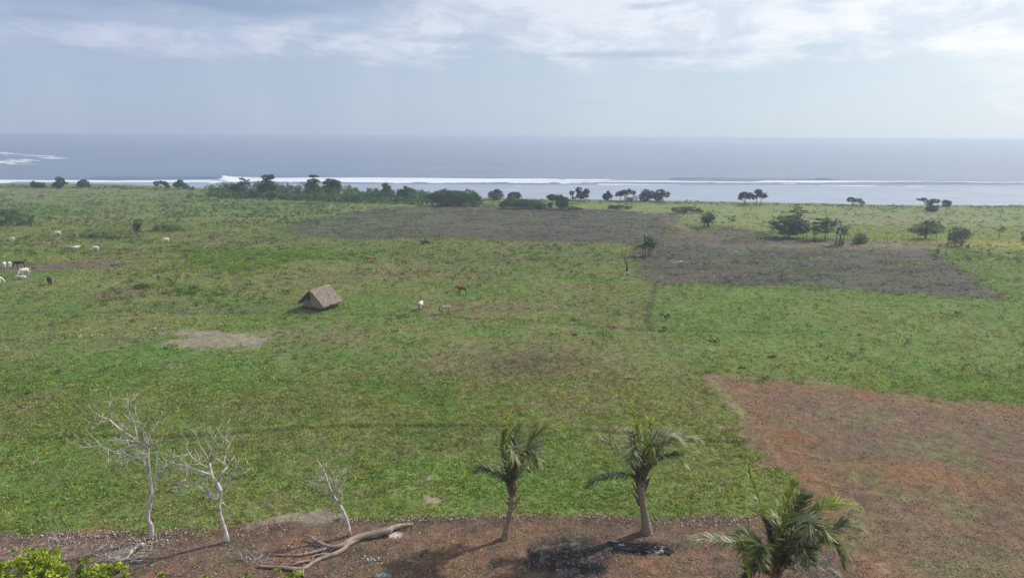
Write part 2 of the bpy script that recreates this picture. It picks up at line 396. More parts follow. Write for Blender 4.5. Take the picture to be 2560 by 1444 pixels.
def m_leaf(name, rough=0.5, transl=0.28, spec=0.35, scale=1.5):
    m, nt, b, o = mat_new(name); c = attr(nt)
    n = noise(nt, objco(nt), scale, 4, 0.6)
    v = n.ss(0.3, 0.7); cc = mixc(nt, v, (0.78, 0.82, 0.75), (1.22, 1.18, 1.2)); cc = mixc(nt, 1.0, c, cc, 'MULTIPLY')
    nt.links.new(cc.k, b.inputs['Base Color']); b.inputs['Roughness'].default_value = rough
    b.inputs['Specular IOR Level'].default_value = spec
    t = nt.nodes.new('ShaderNodeBsdfTranslucent'); tcx = mixc(nt, 1.0, cc, (1.25, 1.3, 0.6), 'MULTIPLY'); nt.links.new(tcx.k, t.inputs[0])
    mx = nt.nodes.new('ShaderNodeMixShader'); mx.inputs[0].default_value = transl
    nt.links.new(b.outputs[0], mx.inputs[1]); nt.links.new(t.outputs[0], mx.inputs[2]); nt.links.new(mx.outputs[0], o.inputs[0])
    return m
M_LEAF = m_leaf('leaf', 0.6, 0.25, 0.14)
M_PALM = m_leaf('palm_leaf', 0.42, 0.30, 0.32, 2.0)
M_GRASS = m_leaf('grass_blade', 0.6, 0.30, 0.2, 0.8)
M_LITTER = m_leaf('litter', 0.85, 0.0, 0.1, 3.0)
M_BARK = m_plain('bark', (0.10, 0.078, 0.06), 0.9, 0.35, 3)
M_PALE = m_plain('pale_dead_wood', (0.64, 0.60, 0.55), 0.85, 0.25, 2.5, 0.7, 0.04, (0.27, 0.23, 0.20))
M_LOG = m_plain('weathered_log', (0.34, 0.26, 0.215), 0.85, 0.3, 2.5, 0.6, 0.04, (0.21, 0.15, 0.125))
M_PALMT = m_plain('palm_trunk', (0.32, 0.25, 0.19), 0.9, 0.3, 3, 0.9, 0.06, (0.15, 0.11, 0.085), stretch=(1, 1, 4))
M_BOOT = m_plain('palm_leaf_base', (0.17, 0.115, 0.07), 0.85, 0.4, 4, 0.6, 0.03, (0.09, 0.055, 0.035))
M_NUT = m_plain('coconut', (0.42, 0.21, 0.05), 0.5, 0.2, 5)

# ------------------------------------------------------------------ ground sheet
def build_ground():
    ny, nx = 470, 760
    d = 1.0 / np.linspace(1 / 27.0, 1 / 560.0, ny)
    d = np.concatenate([[-2500, -900, -300, -90, -30, -5, 8, 16, 22], d])
    u = np.linspace(-1, 1, nx); u = np.sign(u) * np.abs(u)
    half = 0.84 * np.maximum(d, 24) + 6
    X = u[None, :] * half[:, None]; Y = np.repeat(d[:, None], nx, 1)
    X = np.concatenate([np.full((len(d), 1), -6000.), X[:, :1] - 400, X, X[:, -1:] + 400, np.full((len(d), 1), 6000.)], 1)
    Y = np.concatenate([Y[:, :2], Y, Y[:, -2:]], 1)
    n, m = X.shape; x = X.ravel(); y = Y.ravel()
    z = ground_z(x, y); col, g = ground_col(x, y)
    i = np.arange(n * m).reshape(n, m)
    F = np.stack([i[:-1, :-1], i[:-1, 1:], i[1:, 1:], i[1:, :-1]], -1).reshape(-1, 4)
    me = arr_mesh('ground', np.stack([x, y, z], 1), F, col, True)
    a = me.attributes.new('Grass', 'FLOAT', 'POINT'); a.data.foreach_set('value', g.astype(np.float32))
    mt, nt, b, o = mat_new('field_cover'); c = attr(nt); P = objco(nt)
    ga = nt.nodes.new('ShaderNodeAttribute'); ga.attribute_name = 'Grass'; gf = S(nt, ga.outputs['Fac'])
    na = noise(nt, P, 1.1, 6, 0.65); nb = noise(nt, mapping(nt, P, (1, 1, 1), (5, 5, 0)), 5.5, 5, 0.7)
    nc = noise(nt, mapping(nt, P, (1, 1, 1), (25, 5, 0)), 0.33, 6, 0.6)
    v = (na * 0.45 + nb * 0.55)
    k = mixc(nt, v.ss(0.36, 0.64), (0.60, 0.59, 0.58), (1.42, 1.40, 1.32))
    cc = mixc(nt, 1.0, c, k, 'MULTIPLY')
    warm = mixc(nt, nc.ss(0.35, 0.65), (1.10, 0.97, 0.98), (0.90, 1.05, 0.92)); cc = mixc(nt, 1.0, cc, warm, 'MULTIPLY')
    # straw, twigs and little pale stones lying in the bare soil
    vo = nt.nodes.new('ShaderNodeTexVoronoi'); vo.inputs['Scale'].default_value = 5.0; nt.links.new(P.k, vo.inputs['Vector'])
    vd = S(nt, vo.outputs['Distance']); fl = vd.ss(0.16, 0.08) * nb.ss(0.50, 0.62) * (gf * -1.0 + 1.0)
    cc = mixc(nt, fl * 0.65, cc, (0.36, 0.29, 0.23))
    nt.links.new(cc.k, b.inputs['Base Color']); b.inputs['Roughness'].default_value = 0.95
    b.inputs['Specular IOR Level'].default_value = 0.08
    bump(nt, b, na * 0.6 + nb * 0.4 + nc * 0.6, 0.85, 0.22)
    o = new_obj('ground', me, None, mt); tag(o, None, None, None, 'structure')
build_ground()

# ------------------------------------------------------------------ sea
SEA_Z = -1.5
FO = lambda l: GP(l, SEA_Z)
FOAM = [(FO([(540, 446), (560, 444), (700, 447), (900, 447), (1300, 449), (1700, 453), (2100, 455), (2560, 460), (3400, 466), (3400, 472), (2560, 463), (2100, 461), (1700, 460), (1300, 459.5), (900, 458), (700, 457.5), (560, 457)]), 3.0, 1.0),
        (FO([(-900, 444), (0, 453), (300, 453.5), (540, 452), (560, 459), (300, 458), (0, 458), (-900, 452)]), 3.5, 0.9),
        (FO([(-300, 396), (0, 403), (50, 397), (76, 400), (60, 403), (30, 408), (0, 412), (-300, 414)]), 14, 1.0),
        (FO([(-300, 370), (0, 381), (140, 390), (152, 396), (120, 395.5), (100, 391.5), (0, 384), (-300, 374)]), 14, 0.8),
        (FO([(1900, 455), (2600, 461), (2600, 463), (1900, 457)]), 3, 0.8)]
THIN = [(FO([(620, 461), (900, 463.5), (1300, 466), (1700, 468)]), 2.0, 0.6), (FO([(1700, 468), (2100, 470), (2560, 473)]), 1.6, 0.35),
        (FO([(1500, 461.5), (1900, 463), (2600, 467)]), 3.5, 0.7), (FO([(1300, 469), (1560, 471), (1800, 472)]), 1.3, 0.4), (FO([(1900, 474), (2300, 477), (2560, 479)]), 1.4, 0.3),
        (FO([(860, 373), (960, 375), (1100, 377)]), 8, 0.25)]
SWELL = [(FO([(250, 446), (430, 446), (540, 445.5)]), 12, 1.4), (FO([(1690, 449), (1850, 450), (2060, 452)]), 11, 1.5), (FO([(2060, 453), (2300, 455.5), (2560, 457)]), 9, 1.1),
         (FO([(900, 445), (1200, 446), (1500, 448)]), 9, 0.8), (FO([(1050, 410), (1150, 411), (1260, 411)]), 16, 0.9), (FO([(640, 466), (1000, 469), (1400, 473), (2000, 474), (2560, 478)]), 5, 0.25)]
REEF = FO([(-900, 451), (0, 457), (540, 459), (900, 460), (1300, 462), (1700, 463), (2560, 464), (3400, 468), (3400, 560), (2560, 540), (0, 480), (-900, 470)])
def build_sea():
    d = np.concatenate([np.arange(215, 620, 3.0), np.arange(620, 1100, 8.0), 1100 / np.linspace(1, 1100 / 16000, 60)[1:]])
    u = np.linspace(-1, 1, 700); half = 0.80 * d + 30
    X = u[None, :] * half[:, None]; Y = np.repeat(d[:, None], 700, 1)
    X = np.concatenate([np.full((len(d), 1), -15000.), X, np.full((len(d), 1), 15000.)], 1); Y = np.concatenate([Y[:, :1], Y, Y[:, -1:]], 1)
    n, m = X.shape; x = X.ravel(); y = Y.ravel(); z = np.full(x.shape, SEA_Z)
    foam = np.zeros_like(x); nz = fbm(x * 0.25, y, 9, 5, 61, 0.62); nz2 = fbm(x * 0.4, y, 3.5, 4, 62, 0.6)
    for P, w, a in FOAM:
        sd_ = poly_sd(x, y, P)
        foam = np.maximum(foam, a * sst(-w, w, sd_ + (nz - 0.5) * w * 5 + (nz2 - 0.5) * w * 3))
        z += 0.9 * np.exp(-((sd_ - 4) / 6) ** 2) * (y < 700) * (0.6 + 0.8 * nz)
    foam *= 1 - 0.85 * sst(0.46, 0.64, fbm(x * 0.06, y, 7, 4, 66)) * (0.5 + 0.5 * sst(-60, 160, x)) * (foam < 2)
    for P, w, a in THIN:
        dd = line_d(x, y, P)
        foam = np.maximum(foam, a * np.exp(-(dd / w) ** 2) * sst(0.42, 0.62, nz))
    dark = np.zeros_like(x)
    for P, w, a in SWELL:
        dd = line_d(x, y + (nz - 0.5) * 8, P); z += a * np.exp(-(dd / (w * 0.55)) ** 2)
    rf = sst(-6, 4, poly_sd(x, y, REEF))
    z += (fbm(x * 0.12, y, 16, 3, 63) - 0.5) * 0.5 * (1 - rf) * (y < 1500) + rf * (fbm(x * 0.2, y, 5, 3, 64) - 0.5) * 0.10
    i = np.arange(n * m).reshape(n, m)
    F = np.stack([i[:-1, :-1], i[:-1, 1:], i[1:, 1:], i[1:, :-1]], -1).reshape(-1, 4)
    col = np.stack([foam, rf, foam * 0], 1)
    me = arr_mesh('sea', np.stack([x, y, z], 1), F, col, True)
    mt, nt, b, o = mat_new('sea_water'); c = attr(nt); sp = nt.nodes.new('ShaderNodeSeparateColor'); nt.links.new(c.k, sp.inputs[0])
    fo = S(nt, sp.outputs[0]); rf_ = S(nt, sp.outputs[1]); P = objco(nt)
    w1 = noise(nt, mapping(nt, P, (0.035, 0.11, 1)), 1.0, 6, 0.62); w2 = noise(nt, mapping(nt, P, (0.004, 0.014, 1)), 1.0, 4, 0.6)
    deep = mixc(nt, w2.ss(0.35, 0.7), (0.070, 0.110, 0.180), (0.120, 0.165, 0.235))
    reef = mixc(nt, w1.ss(0.35, 0.7), (0.24, 0.28, 0.36), (0.33, 0.37, 0.44))  # shallow reef tint, its base colour lightened for the smoother sky reflection there
    wc = mixc(nt, rf_ * 0.9, deep, reef)
    fm = (fo + (w1 - 0.5) * 0.3 * fo.ss(0.0, 0.2)).ss(0.25, 0.62)
    cc = mixc(nt, fm, wc, (0.66, 0.70, 0.75)); nt.links.new(cc.k, b.inputs['Base Color'])
    nt.links.new((fm * 0.6 + 0.22).k, b.inputs['Roughness']); b.inputs['IOR'].default_value = 1.33
    bump(nt, b, w1 + w2 * 0.4, 0.55, 1.0)
    o = new_obj('sea', me, None, mt); tag(o, None, None, None, 'structure')
build_sea()
# ------------------------------------------------------------------ leaf soup
def leaf_quads(Cn, L, Wd, dirs, up=0.0, fold=0.25):
    """rhombic leaves: centres, lengths, widths, long-axis directions -> verts, faces"""
    n = len(Cn); dirs = dirs / np.linalg.norm(dirs, axis=1, keepdims=True)
    q = rng.normal(size=(n, 3)); q[:, 2] += up
    s = np.cross(dirs, q); s /= np.linalg.norm(s, axis=1, keepdims=True) + 1e-9
    nn = np.cross(dirs, s)
    L = L[:, None]; Wd = Wd[:, None]
    V = np.stack([Cn - dirs * L / 2, Cn + s * Wd / 2 + nn * Wd * fold, Cn + dirs * L / 2, Cn - s * Wd / 2 + nn * Wd * fold], 1).reshape(-1, 3)
    return V, np.arange(4 * n).reshape(n, 4)
def crown(name, blobs, n, leaf, cols, parent=None, clump=0.30, mat=None, droop=0.0, nclump=None, flat=1.0, up=0.3, kind_spread=0.25):
    """blobs: (cx,cy,cz,rx,ry,rz) in parent space"""
    B = np.array(blobs, float); vol = (B[:, 3] * B[:, 4] * B[:, 5]) ** (2 / 3); vol /= vol.sum()
    Vs, Cs = [], []
    for b, w in zip(B, vol):
        k = max(30, int(n * w)); nc = nclump or max(6, int(k / 26))
        g = rng.normal(size=(nc, 3)); g /= np.linalg.norm(g, axis=1, keepdims=True)
        rr = rng.uniform(0.45, 1.0, nc) ** 0.6; cc = g * rr[:, None]
        idx = rng.integers(0, nc, k)
        p = cc[idx] + rng.normal(size=(k, 3)) * clump * 0.55
        ln = np.linalg.norm(p, axis=1); lim = 1.12; p[ln > lim] *= (lim / ln[ln > lim])[:, None]
        P = p * b[3:6] + b[:3]
        d = rng.normal(size=(k, 3)) + p * 0.8; d[:, 2] = d[:, 2] * flat - droop
        V, F = leaf_quads(P, leaf * rng.uniform(0.6, 1.3, k), leaf * 0.55 * rng.uniform(0.6, 1.3, k), d, up)
        base = np.array(cols)[rng.integers(0, len(cols), nc)][idx] * rng.uniform(1 - kind_spread, 1 + kind_spread, (nc, 1))[idx]
        base = base * rng.uniform(0.8, 1.2, (k, 1))
        Vs.append(V); Cs.append(np.repeat(base, 4, 0))
    V = np.concatenate(Vs); Cc = np.concatenate(Cs)
    o = new_obj(name, arr_mesh(name, V, np.arange(len(V)).reshape(-1, 4), Cc), parent, mat or M_LEAF)
    return o
G_DARK = [(0.058, 0.112, 0.032), (0.074, 0.135, 0.036), (0.048, 0.086, 0.034)]
G_MID = [(0.080, 0.150, 0.040), (0.100, 0.170, 0.050), (0.060, 0.115, 0.038)]
G_PALE = [(0.115, 0.165, 0.055), (0.090, 0.140, 0.050), (0.075, 0.115, 0.050)]
G_GREY = [(0.062, 0.080, 0.055), (0.050, 0.066, 0.050), (0.075, 0.088, 0.060)]
G_YEL = [(0.20, 0.27, 0.035), (0.15, 0.23, 0.035), (0.24, 0.29, 0.05)]

def limb_pts(a, b, k=5, wob=0.06):
    a = Vector(a); b = Vector(b); L = (b - a).length; out = []
    for i in range(k + 1):
        t = i / k; p = a.lerp(b, t)
        if 0 < i < k: p += Vector((random.uniform(-1, 1), random.uniform(-1, 1), random.uniform(-.6, .6))) * L * wob
        out.append(p)
    return out
def tree(base, label, blobs, cat='tree', name='broadleaf_tree', group=None, n=1500, leaf=0.45, cols=G_MID, trunk=0.22, stems=1, spread=0.3, fork=0.45,
         clump=0.30, lean=(0, 0), mat=None, droop=0.0, wood=None, flat=1.0, up=0.3, px=True, trunk_name='trunk'):
    """base: photo pixel of the foot; blobs: (px,py,rx,ry[,dy metres, ry factor]) measured in photo pixels at the foot's distance"""
    p = G(*base) if px else Vector((*base, 0)); z0 = gz(p.x, p.y); s = mpp(p)
    bx, by = base
    bl = []
    for b in blobs:
        cx, cy, rx, ry = b[:4]; dyy = b[4] if len(b) > 4 else random.uniform(-.25, .25) * rx * s; ky = b[5] if len(b) > 5 else 0.95
        bl.append(((cx - bx) * s, dyy, max(0.25 * ry * s, (by - cy) * s / math.cos(PITCH) - 0.0), rx * s, rx * s * ky, ry * s))
    t = thing(name, label, cat, (p.x, p.y, z0 - 0.05), group)
    if p.y > 230: n = int(n * 2.2)
    crown('crown', bl, n, leaf, cols, t, clump, mat, droop, None, flat, up)
    if trunk:
        mb = MB()
        for k in range(stems):
            off = Vector(((k - (stems - 1) / 2) * spread, random.uniform(-.5, .5) * spread * (stems > 1), 0))
            cz = max(b[2] for b in bl); tgt = bl[k % len(bl)]
            zf = max(0.25, min(b[2] - b[5] for b in bl)) + 0.15 if stems == 1 else 0.1
            f = off + Vector((lean[0] * zf + off.x * .3, lean[1] * zf, zf))
            mb.tube([off + Vector((0, 0, -0.2)), off.lerp(f, .5), f], [trunk * 1.25, trunk * 0.95, trunk * 0.8], 7)
            ts = bl if stems == 1 else [tgt]
            for b in ts:
                e = Vector((b[0], b[1], b[2] + b[5] * 0.35)); pp = limb_pts(f, e, 4, 0.07)
                r0_ = trunk * (0.62 if len(ts) > 1 else 0.8); mb.tube(pp, [r0_ * (1 - 0.8 * i / 4) for i in range(5)], 6)
                for q in range(3):
                    st = pp[2]; ee = Vector((b[0] + random.uniform(-.8, .8) * b[3], b[1] + random.uniform(-.8, .8) * b[4], b[2] + random.uniform(-.5, .7) * b[5]))
                    mb.tube(limb_pts(st, ee, 3, 0.08), [r0_ * .45, r0_ * .32, r0_ * .2, r0_ * .1], 5)
        mb.build(trunk_name, wood or M_BARK, t)
    return t

# ------------------------------------------------------------------ far shore trees (all on the beach ridge)
GS = 'trees standing along the beach ridge'
tree((95, 470), 'low bushy beach tree, leftmost on the shore ridge, blunt flat top', [(88, 461, 9, 8), (102, 462, 9, 7)], group=GS, n=700, leaf=0.6, cols=G_GREY, stems=2, spread=1.5, trunk=.2)
tree((150, 470), 'dark pointed shore tree at far left with a small side clump on its right', [(150, 455, 12, 11), (146, 462, 13, 7), (168, 457, 7, 3)], group=GS, n=1000, leaf=0.6, cols=G_DARK, stems=2, spread=1.5, trunk=.25)
tree((210, 469), 'small dark dome shaped shore tree right of the pointed one at far left', [(210, 458, 12, 8), (200, 463, 9, 5), (221, 463, 8, 4)], group=GS, n=800, leaf=0.55, cols=G_DARK, stems=2, spread=1.2, trunk=.2)
tree((400, 471), 'pale many-stemmed shore tree with gaps showing surf between its stems', [(392, 460, 7, 6), (406, 457, 8, 5), (415, 462, 7, 5), (420, 467, 6, 4)], group=GS, n=800, leaf=0.55, cols=G_GREY, stems=3, spread=2.2, trunk=.2)
tree((450, 474), 'dark peaked shore tree standing just left of the long thicket', [(452, 458, 8, 7), (444, 463, 12, 6), (462, 466, 12, 6), (480, 471, 7, 3)], group=GS, n=1000, leaf=0.6, cols=G_DARK, stems=2, spread=1.6, trunk=.25)
tree((1240, 500), 'rounded dome tree by the water just right of the thicket end', [(1240, 488, 19, 11), (1242, 480, 10, 6)], group=GS, n=1400, leaf=0.42, cols=G_GREY, stems=2, spread=.8)
tree((1286, 502), 'second rounded dome tree by the water, lower and greener than its left neighbour', [(1286, 491, 17, 9), (1294, 487, 8, 5)], group=GS, n=1200, leaf=0.42, cols=G_GREY, stems=2, spread=.8)
tree((1450, 503), 'many-headed screw pine group with upright clumps on thin stems, surf behind', [(1430, 484, 6, 6), (1446, 477, 8, 6), (1452, 488, 12, 10), (1466, 485, 8, 11), (1434, 496, 5, 4)], name='screw_pine', group=GS, n=1600, leaf=0.5, cols=G_GREY, stems=5, spread=1.6, trunk=.16)
tree((1519, 502), 'narrow conical beach tree left of the pink beach shelter', [(1519, 493, 12, 9), (1519, 485, 6, 6)], group=GS, n=1000, leaf=0.42, cols=G_GREY, stems=1)
tree((1557, 503), 'umbrella shaped beach tree shading the left side of the pink shelter', [(1550, 486, 11, 6), (1560, 482, 10, 5), (1543, 489, 6, 4)], group=GS, n=1100, leaf=0.42, cols=G_GREY, stems=2, spread=1.4)
tree((1584, 502), 'small umbrella tree rising behind the pink shelter', [(1578, 482, 6, 5, 6.0), (1588, 486, 7, 5, 6.0)], group=GS, n=600, leaf=0.4, cols=G_GREY, stems=1)
tree((1616, 504), 'broad pyramid shaped beach tree right of the pink shelter', [(1614, 485, 12, 10), (1610, 494, 14, 9), (1629, 487, 10, 9)], group=GS, n=1800, leaf=0.42, cols=G_GREY, stems=3, spread=1.2)
tree((1650, 504), 'wide leaning beach tree with a hole in its crown, right end of the shelter grove', [(1650, 482, 11, 7), (1664, 487, 9, 7), (1645, 494, 12, 8)], group=GS, n=1500, leaf=0.42, cols=G_GREY, stems=3, spread=1.3)
tree((1864, 513), 'mushroom shaped screw pine with two stout stems and a lone clump on its left', [(1862, 489, 15, 8), (1848, 496, 6, 4), (1875, 491, 9, 8)], name='screw_pine', group=GS, n=1300, leaf=0.42, cols=G_GREY, stems=2, spread=1.1, trunk=.24)
tree((1895, 514), 'taller windswept screw pine leaning right beside the mushroom shaped one', [(1893, 482, 9, 7), (1903, 490, 13, 7), (1885, 495, 8, 5)], name='screw_pine', group=GS, n=1300, leaf=0.42, cols=G_GREY, stems=2, spread=.7, trunk=.2)
tree((2130, 516), 'low arching shore tree with sky gap under its right branch', [(2124, 500, 9, 6), (2143, 502, 11, 5), (2155, 507, 6, 4)], group=GS, n=900, leaf=0.38, cols=G_GREY, stems=1, trunk=.2)
tree((2325, 528), 'tiered dark shore tree with flat heads and a solid skirt at its foot', [(2303, 499, 12, 4), (2322, 508, 9, 8), (2335, 503, 11, 6), (2328, 521, 15, 7)], group=GS, n=1800, leaf=0.35, cols=G_GREY, stems=2, spread=.6)
tree((2365, 517), 'small round shore bush rightmost against the pale water', [(2365, 509, 11, 8), (2366, 504, 6, 4)], cat='bush', name='round_bush', group=GS, n=900, leaf=0.35, cols=G_GREY, stems=1, trunk=.1)

# ------------------------------------------------------------------ the thicket behind the beach
GT = 'trees rising out of the thicket'
tree((600, 490), 'open layered tree with ragged horizontal boughs over the left thicket', [(592, 464, 14, 3), (612, 459, 13, 3), (584, 471, 11, 3), (608, 449, 8, 2.5), (600, 474, 16, 5), (618, 452, 8, 2)], group=GT, n=1500, leaf=0.6, cols=G_DARK, trunk=.35, clump=.22, up=1.5)
tree((670, 492), 'tallest dark tree of the thicket with a hooked top', [(672, 446, 15, 7), (668, 462, 17, 10), (670, 478, 22, 12), (655, 470, 10, 6), (684, 470, 9, 6), (680, 441, 7, 3)], group=GT, n=3200, leaf=0.6, cols=G_DARK, trunk=.45)
tree((785, 492), 'tall tree with a flat tuft on top of a broken crown in the thicket', [(787, 443, 11, 3), (785, 455, 14, 5), (780, 466, 17, 7), (785, 480, 22, 10)], group=GT, n=2600, leaf=0.6, cols=G_DARK, trunk=.4)
tree((828, 490), 'round topped tree with vines touching the flat tufted thicket tree', [(826, 458, 16, 8), (840, 462, 14, 9), (828, 474, 24, 10)], group=GT, n=2600, leaf=0.6, cols=G_MID + G_DARK, trunk=.4)
tree((967, 498), 'pale yellowish bare-patched tree standing up from the thicket', [(967, 467, 11, 8), (968, 480, 14, 9)], group=GT, n=1200, leaf=0.5, cols=[(0.14, 0.13, 0.07), (0.10, 0.12, 0.06)], trunk=.3, stems=2, spread=1.2)
tree((1018, 500), 'small peaked green tree in the right middle of the thicket', [(1015, 474, 10, 7), (1028, 480, 13, 8), (1004, 482, 10, 8)], group=GT, n=1400, leaf=0.5, cols=G_MID, trunk=.25)
tree((1125, 514), 'long dark rounded tree clump closing the thicket at its right end', [(1105, 486, 22, 10), (1140, 487, 26, 10), (1085, 493, 16, 10), (1168, 495, 18, 10), (1125, 500, 40, 10)], group=GT, n=5200, leaf=0.42, cols=G_DARK, trunk=.3, stems=3, spread=3)
tree((1186, 512), 'small peaked bush at the very right tip of the thicket', [(1186, 487, 8, 7), (1192, 496, 11, 8)], cat='bush', name='peaked_bush', group=GT, n=900, leaf=0.4, cols=G_MID, trunk=.15)
tree((1290, 521), 'broad two-tone bush at the field edge right of the thicket', [(1280, 505, 20, 11), (1305, 508, 20, 10), (1262, 511, 16, 7)], cat='bush', name='broad_bush', n=2600, leaf=0.38, cols=G_MID + G_DARK, trunk=.15, group='bushes along the far field edge')
tree((1335, 522), 'wide dull green bush at the field edge before the black-headed pair', [(1330, 510, 24, 9), (1350, 513, 16, 7)], cat='bush', name='wide_bush', n=2000, leaf=0.38, cols=G_MID + G_DARK, trunk=.15, group='bushes along the far field edge')
tree((1378, 520), 'slim black-headed tree on the field edge, left of a darker wider one', [(1378, 494, 11, 7), (1376, 512, 7, 5)], n=1000, leaf=0.36, cols=G_DARK, trunk=.18, group='bushes along the far field edge')
tree((1402, 524), 'dark tree with a wide black-green head and leafy skirt at the field edge', [(1396, 495, 12, 7), (1404, 508, 16, 12), (1412, 500, 10, 6)], n=2000, leaf=0.38, cols=G_DARK, trunk=.2, group='bushes along the far field edge')

def mass(name, spec, n, leaf, cols, kind='stuff', cat=None, label=None, clump=.3, mat=None, up=0.3, droop=0.0):
    """one leafy mass from px ellipses (foot px, foot py, rx, height px)"""
    bl = []
    for fx, fy, rx, h in spec:
        p = G(fx, fy); s = mpp(p); z0 = gz(p.x, p.y)
        bl.append((p.x, p.y, z0 + h * s * 0.42, rx * s, rx * s * 0.8, h * s * 0.58))
    o = crown(name, bl, n, leaf, cols, None, clump, mat, droop, None, 1.0, up, 0.35); tag(o, label, cat, None, kind); return o
sp = []
rr = random.Random(3)
for x in range(525, 1200, 9):
    t_ = (x - 525) / 675
    yb = 484 + 26 * t_
    for k, (dyb, hh) in enumerate(((-7, 20), (0, 22), (6, 15))):
        hsc = (0.55 + 0.45 * min(1, (x - 515) / 60)) * (1.15 if 640 < x < 900 else 1.0)
        sp.append((x + rr.uniform(-6, 6), yb + dyb + rr.uniform(-2, 2), rr.uniform(9, 17), hh * rr.uniform(0.8, 1.25) * hsc))
mass('thicket', sp, 68000, 0.50, [tuple(q * 1.3 for q in c) for c in G_MID + G_DARK + G_MID + G_PALE], label='dense green thicket of scrub along the beach')
sp = [(x + rr.uniform(-6, 6), 486 + (x - 300) * 0.030 + rr.uniform(-3, 3), rr.uniform(5, 12), rr.uniform(4, 8)) for x in range(470, 900, 11)]
mass('dry_scrub', sp, 5000, 0.4, [(0.12, 0.11, 0.075), (0.10, 0.12, 0.06), (0.08, 0.09, 0.06)], label='low grey-brown scrub in front of the thicket')
# beach ridge creepers
sp = []
for x in range(0, 2560, 13):
    if 520 < x < 1190: continue
    py = float(np.interp(x, [0, 260, 500, 1200, 1450, 1700, 2000, 2250, 2560], [468, 470, 478, 503, 505, 508, 514, 518, 519]))
    if rr.random() < (0.75 if x > 1850 or x < 300 else 0.5): sp.append((x + rr.uniform(-6, 6), py + rr.uniform(-1, 2.5), rr.uniform(5, 13), rr.uniform(2.5, 7)))
mass('beach_creeper', sp, 9000, 0.35, G_PALE + G_GREY, label='low creeping plants along the top of the beach')

# ------------------------------------------------------------------ field shrubs and single trees
tree((40, 563), 'large dark bush mass at the left edge of the meadow', [(20, 545, 32, 16), (52, 545, 28, 17), (-10, 548, 30, 16), (72, 552, 14, 12), (30, 530, 20, 8)], cat='bush', name='large_bush', n=5200, leaf=0.30, cols=G_DARK, trunk=.15, stems=2, spread=1.5)
tree((344, 585), 'dark narrow leaning tree alone in the left meadow with bare twigs at its foot', [(347, 558, 11, 9), (341, 567, 9, 9), (346, 575, 7, 8)], n=1500, leaf=0.26, cols=G_DARK, trunk=.1, lean=(.1, 0))
tree((420, 577), 'wide low dark shrub right of the narrow leaning tree', [(405, 569, 18, 8), (432, 568, 22, 8), (450, 575, 14, 5), (388, 573, 10, 5)], cat='bush', name='low_shrub', n=2400, leaf=0.26, cols=G_MID, trunk=.08)
tree((240, 596), 'broken grey-green shrub patch between the white cattle in the left meadow', [(215, 590, 16, 6), (245, 587, 22, 7), (275, 590, 16, 5), (300, 593, 12, 4)], cat='bush', name='patchy_shrub', n=1800, leaf=0.25, cols=G_MID + G_GREY, trunk=.06)
tree((1059, 612), 'small dark tuft-headed bush alone in the middle meadow', [(1059, 603, 9, 6), (1068, 606, 6, 3)], cat='bush', name='tufted_bush', n=500, leaf=0.28, cols=G_DARK, trunk=.07)
tree((1767, 568), 'round headed dense tree on a thick clustered trunk at the ploughed field edge', [(1767, 543, 18, 14), (1760, 550, 12, 10), (1776, 548, 12, 10)], n=3600, leaf=0.26, cols=[(0.050, 0.070, 0.042), (0.045, 0.080, 0.035)], trunk=.22, stems=5, spread=.42, clump=.22)
tree((1829, 569), 'tiny open sapling with a flat head right of the round headed tree', [(1829, 548, 11, 5), (1823, 551, 6, 3), (1836, 552, 6, 4)], name='sapling', n=350, leaf=0.26, cols=G_MID, trunk=.07)
tree((1972, 593), 'tiered almond tree with a flat topmost shelf above a wide dark crown', [(1990, 529, 28, 4.5, 0, .8), (1988, 522, 14, 4), (1988, 538, 12, 6), (1965, 574, 38, 11), (1985, 577, 22, 9), (1965, 548, 32, 11), (1980, 556, 34, 10), (1950, 562, 26, 9), (1935, 556, 16, 5), (1998, 562, 22, 9), (1965, 570, 34, 8), (1938, 569, 14, 3)],
     n=7200, leaf=0.36, cols=G_DARK + [(0.055, 0.105, 0.028)], trunk=.24, clump=.24, up=1.2)
tree((2012, 596), 'small rounded pale green tree tucked under the right side of the almond tree', [(2006, 572, 16, 10), (2020, 567, 12, 8), (1995, 577, 12, 8)], n=1500, leaf=0.3, cols=G_MID, trunk=.1, stems=2, spread=.6)
tree((2062, 600), 'second tiered almond tree left of the banana clump, with a thin top spike', [(2052, 550, 20, 3.5), (2040, 562, 18, 7), (2070, 560, 22, 7), (2058, 575, 28, 8), (2085, 558, 14, 6), (2063, 545, 3, 5)], n=3600, leaf=0.34, cols=G_MID + G_DARK, trunk=.15, clump=.22, up=1.2)
tree((2147, 609), 'squat round dark bush right of the banana clump', [(2147, 594, 17, 14), (2140, 600, 12, 9), (2156, 600, 12, 9)], cat='bush', name='round_bush', n=2400, leaf=0.24, cols=G_DARK + [(0.09, 0.11, 0.04)], trunk=.1)
tree((2313, 597), 'wide spreading dark tree with a flat shadow under it near the right edge', [(2310, 566, 26, 12), (2312, 580, 22, 10), (2290, 578, 22, 9), (2332, 572, 22, 11), (2316, 558, 14, 7)], n=4200, leaf=0.28, cols=G_DARK, trunk=.22)
tree((2340, 598), 'thin see-through light green tree behind the wide spreading dark one', [(2350, 557, 12, 4, 2.5), (2343, 566, 12, 6, 2.5), (2358, 563, 8, 4, 2.5)], n=420, leaf=0.3, cols=G_PALE, trunk=.07)
tree((2395, 615), 'round dark tree with vine-hung stems at the right edge of the field', [(2392, 580, 24, 14), (2380, 592, 15, 13), (2404, 586, 18, 12), (2374, 600, 8, 10), (2398, 604, 14, 6)], n=4200, leaf=0.26, cols=G_DARK, trunk=.14, stems=4, spread=.8)
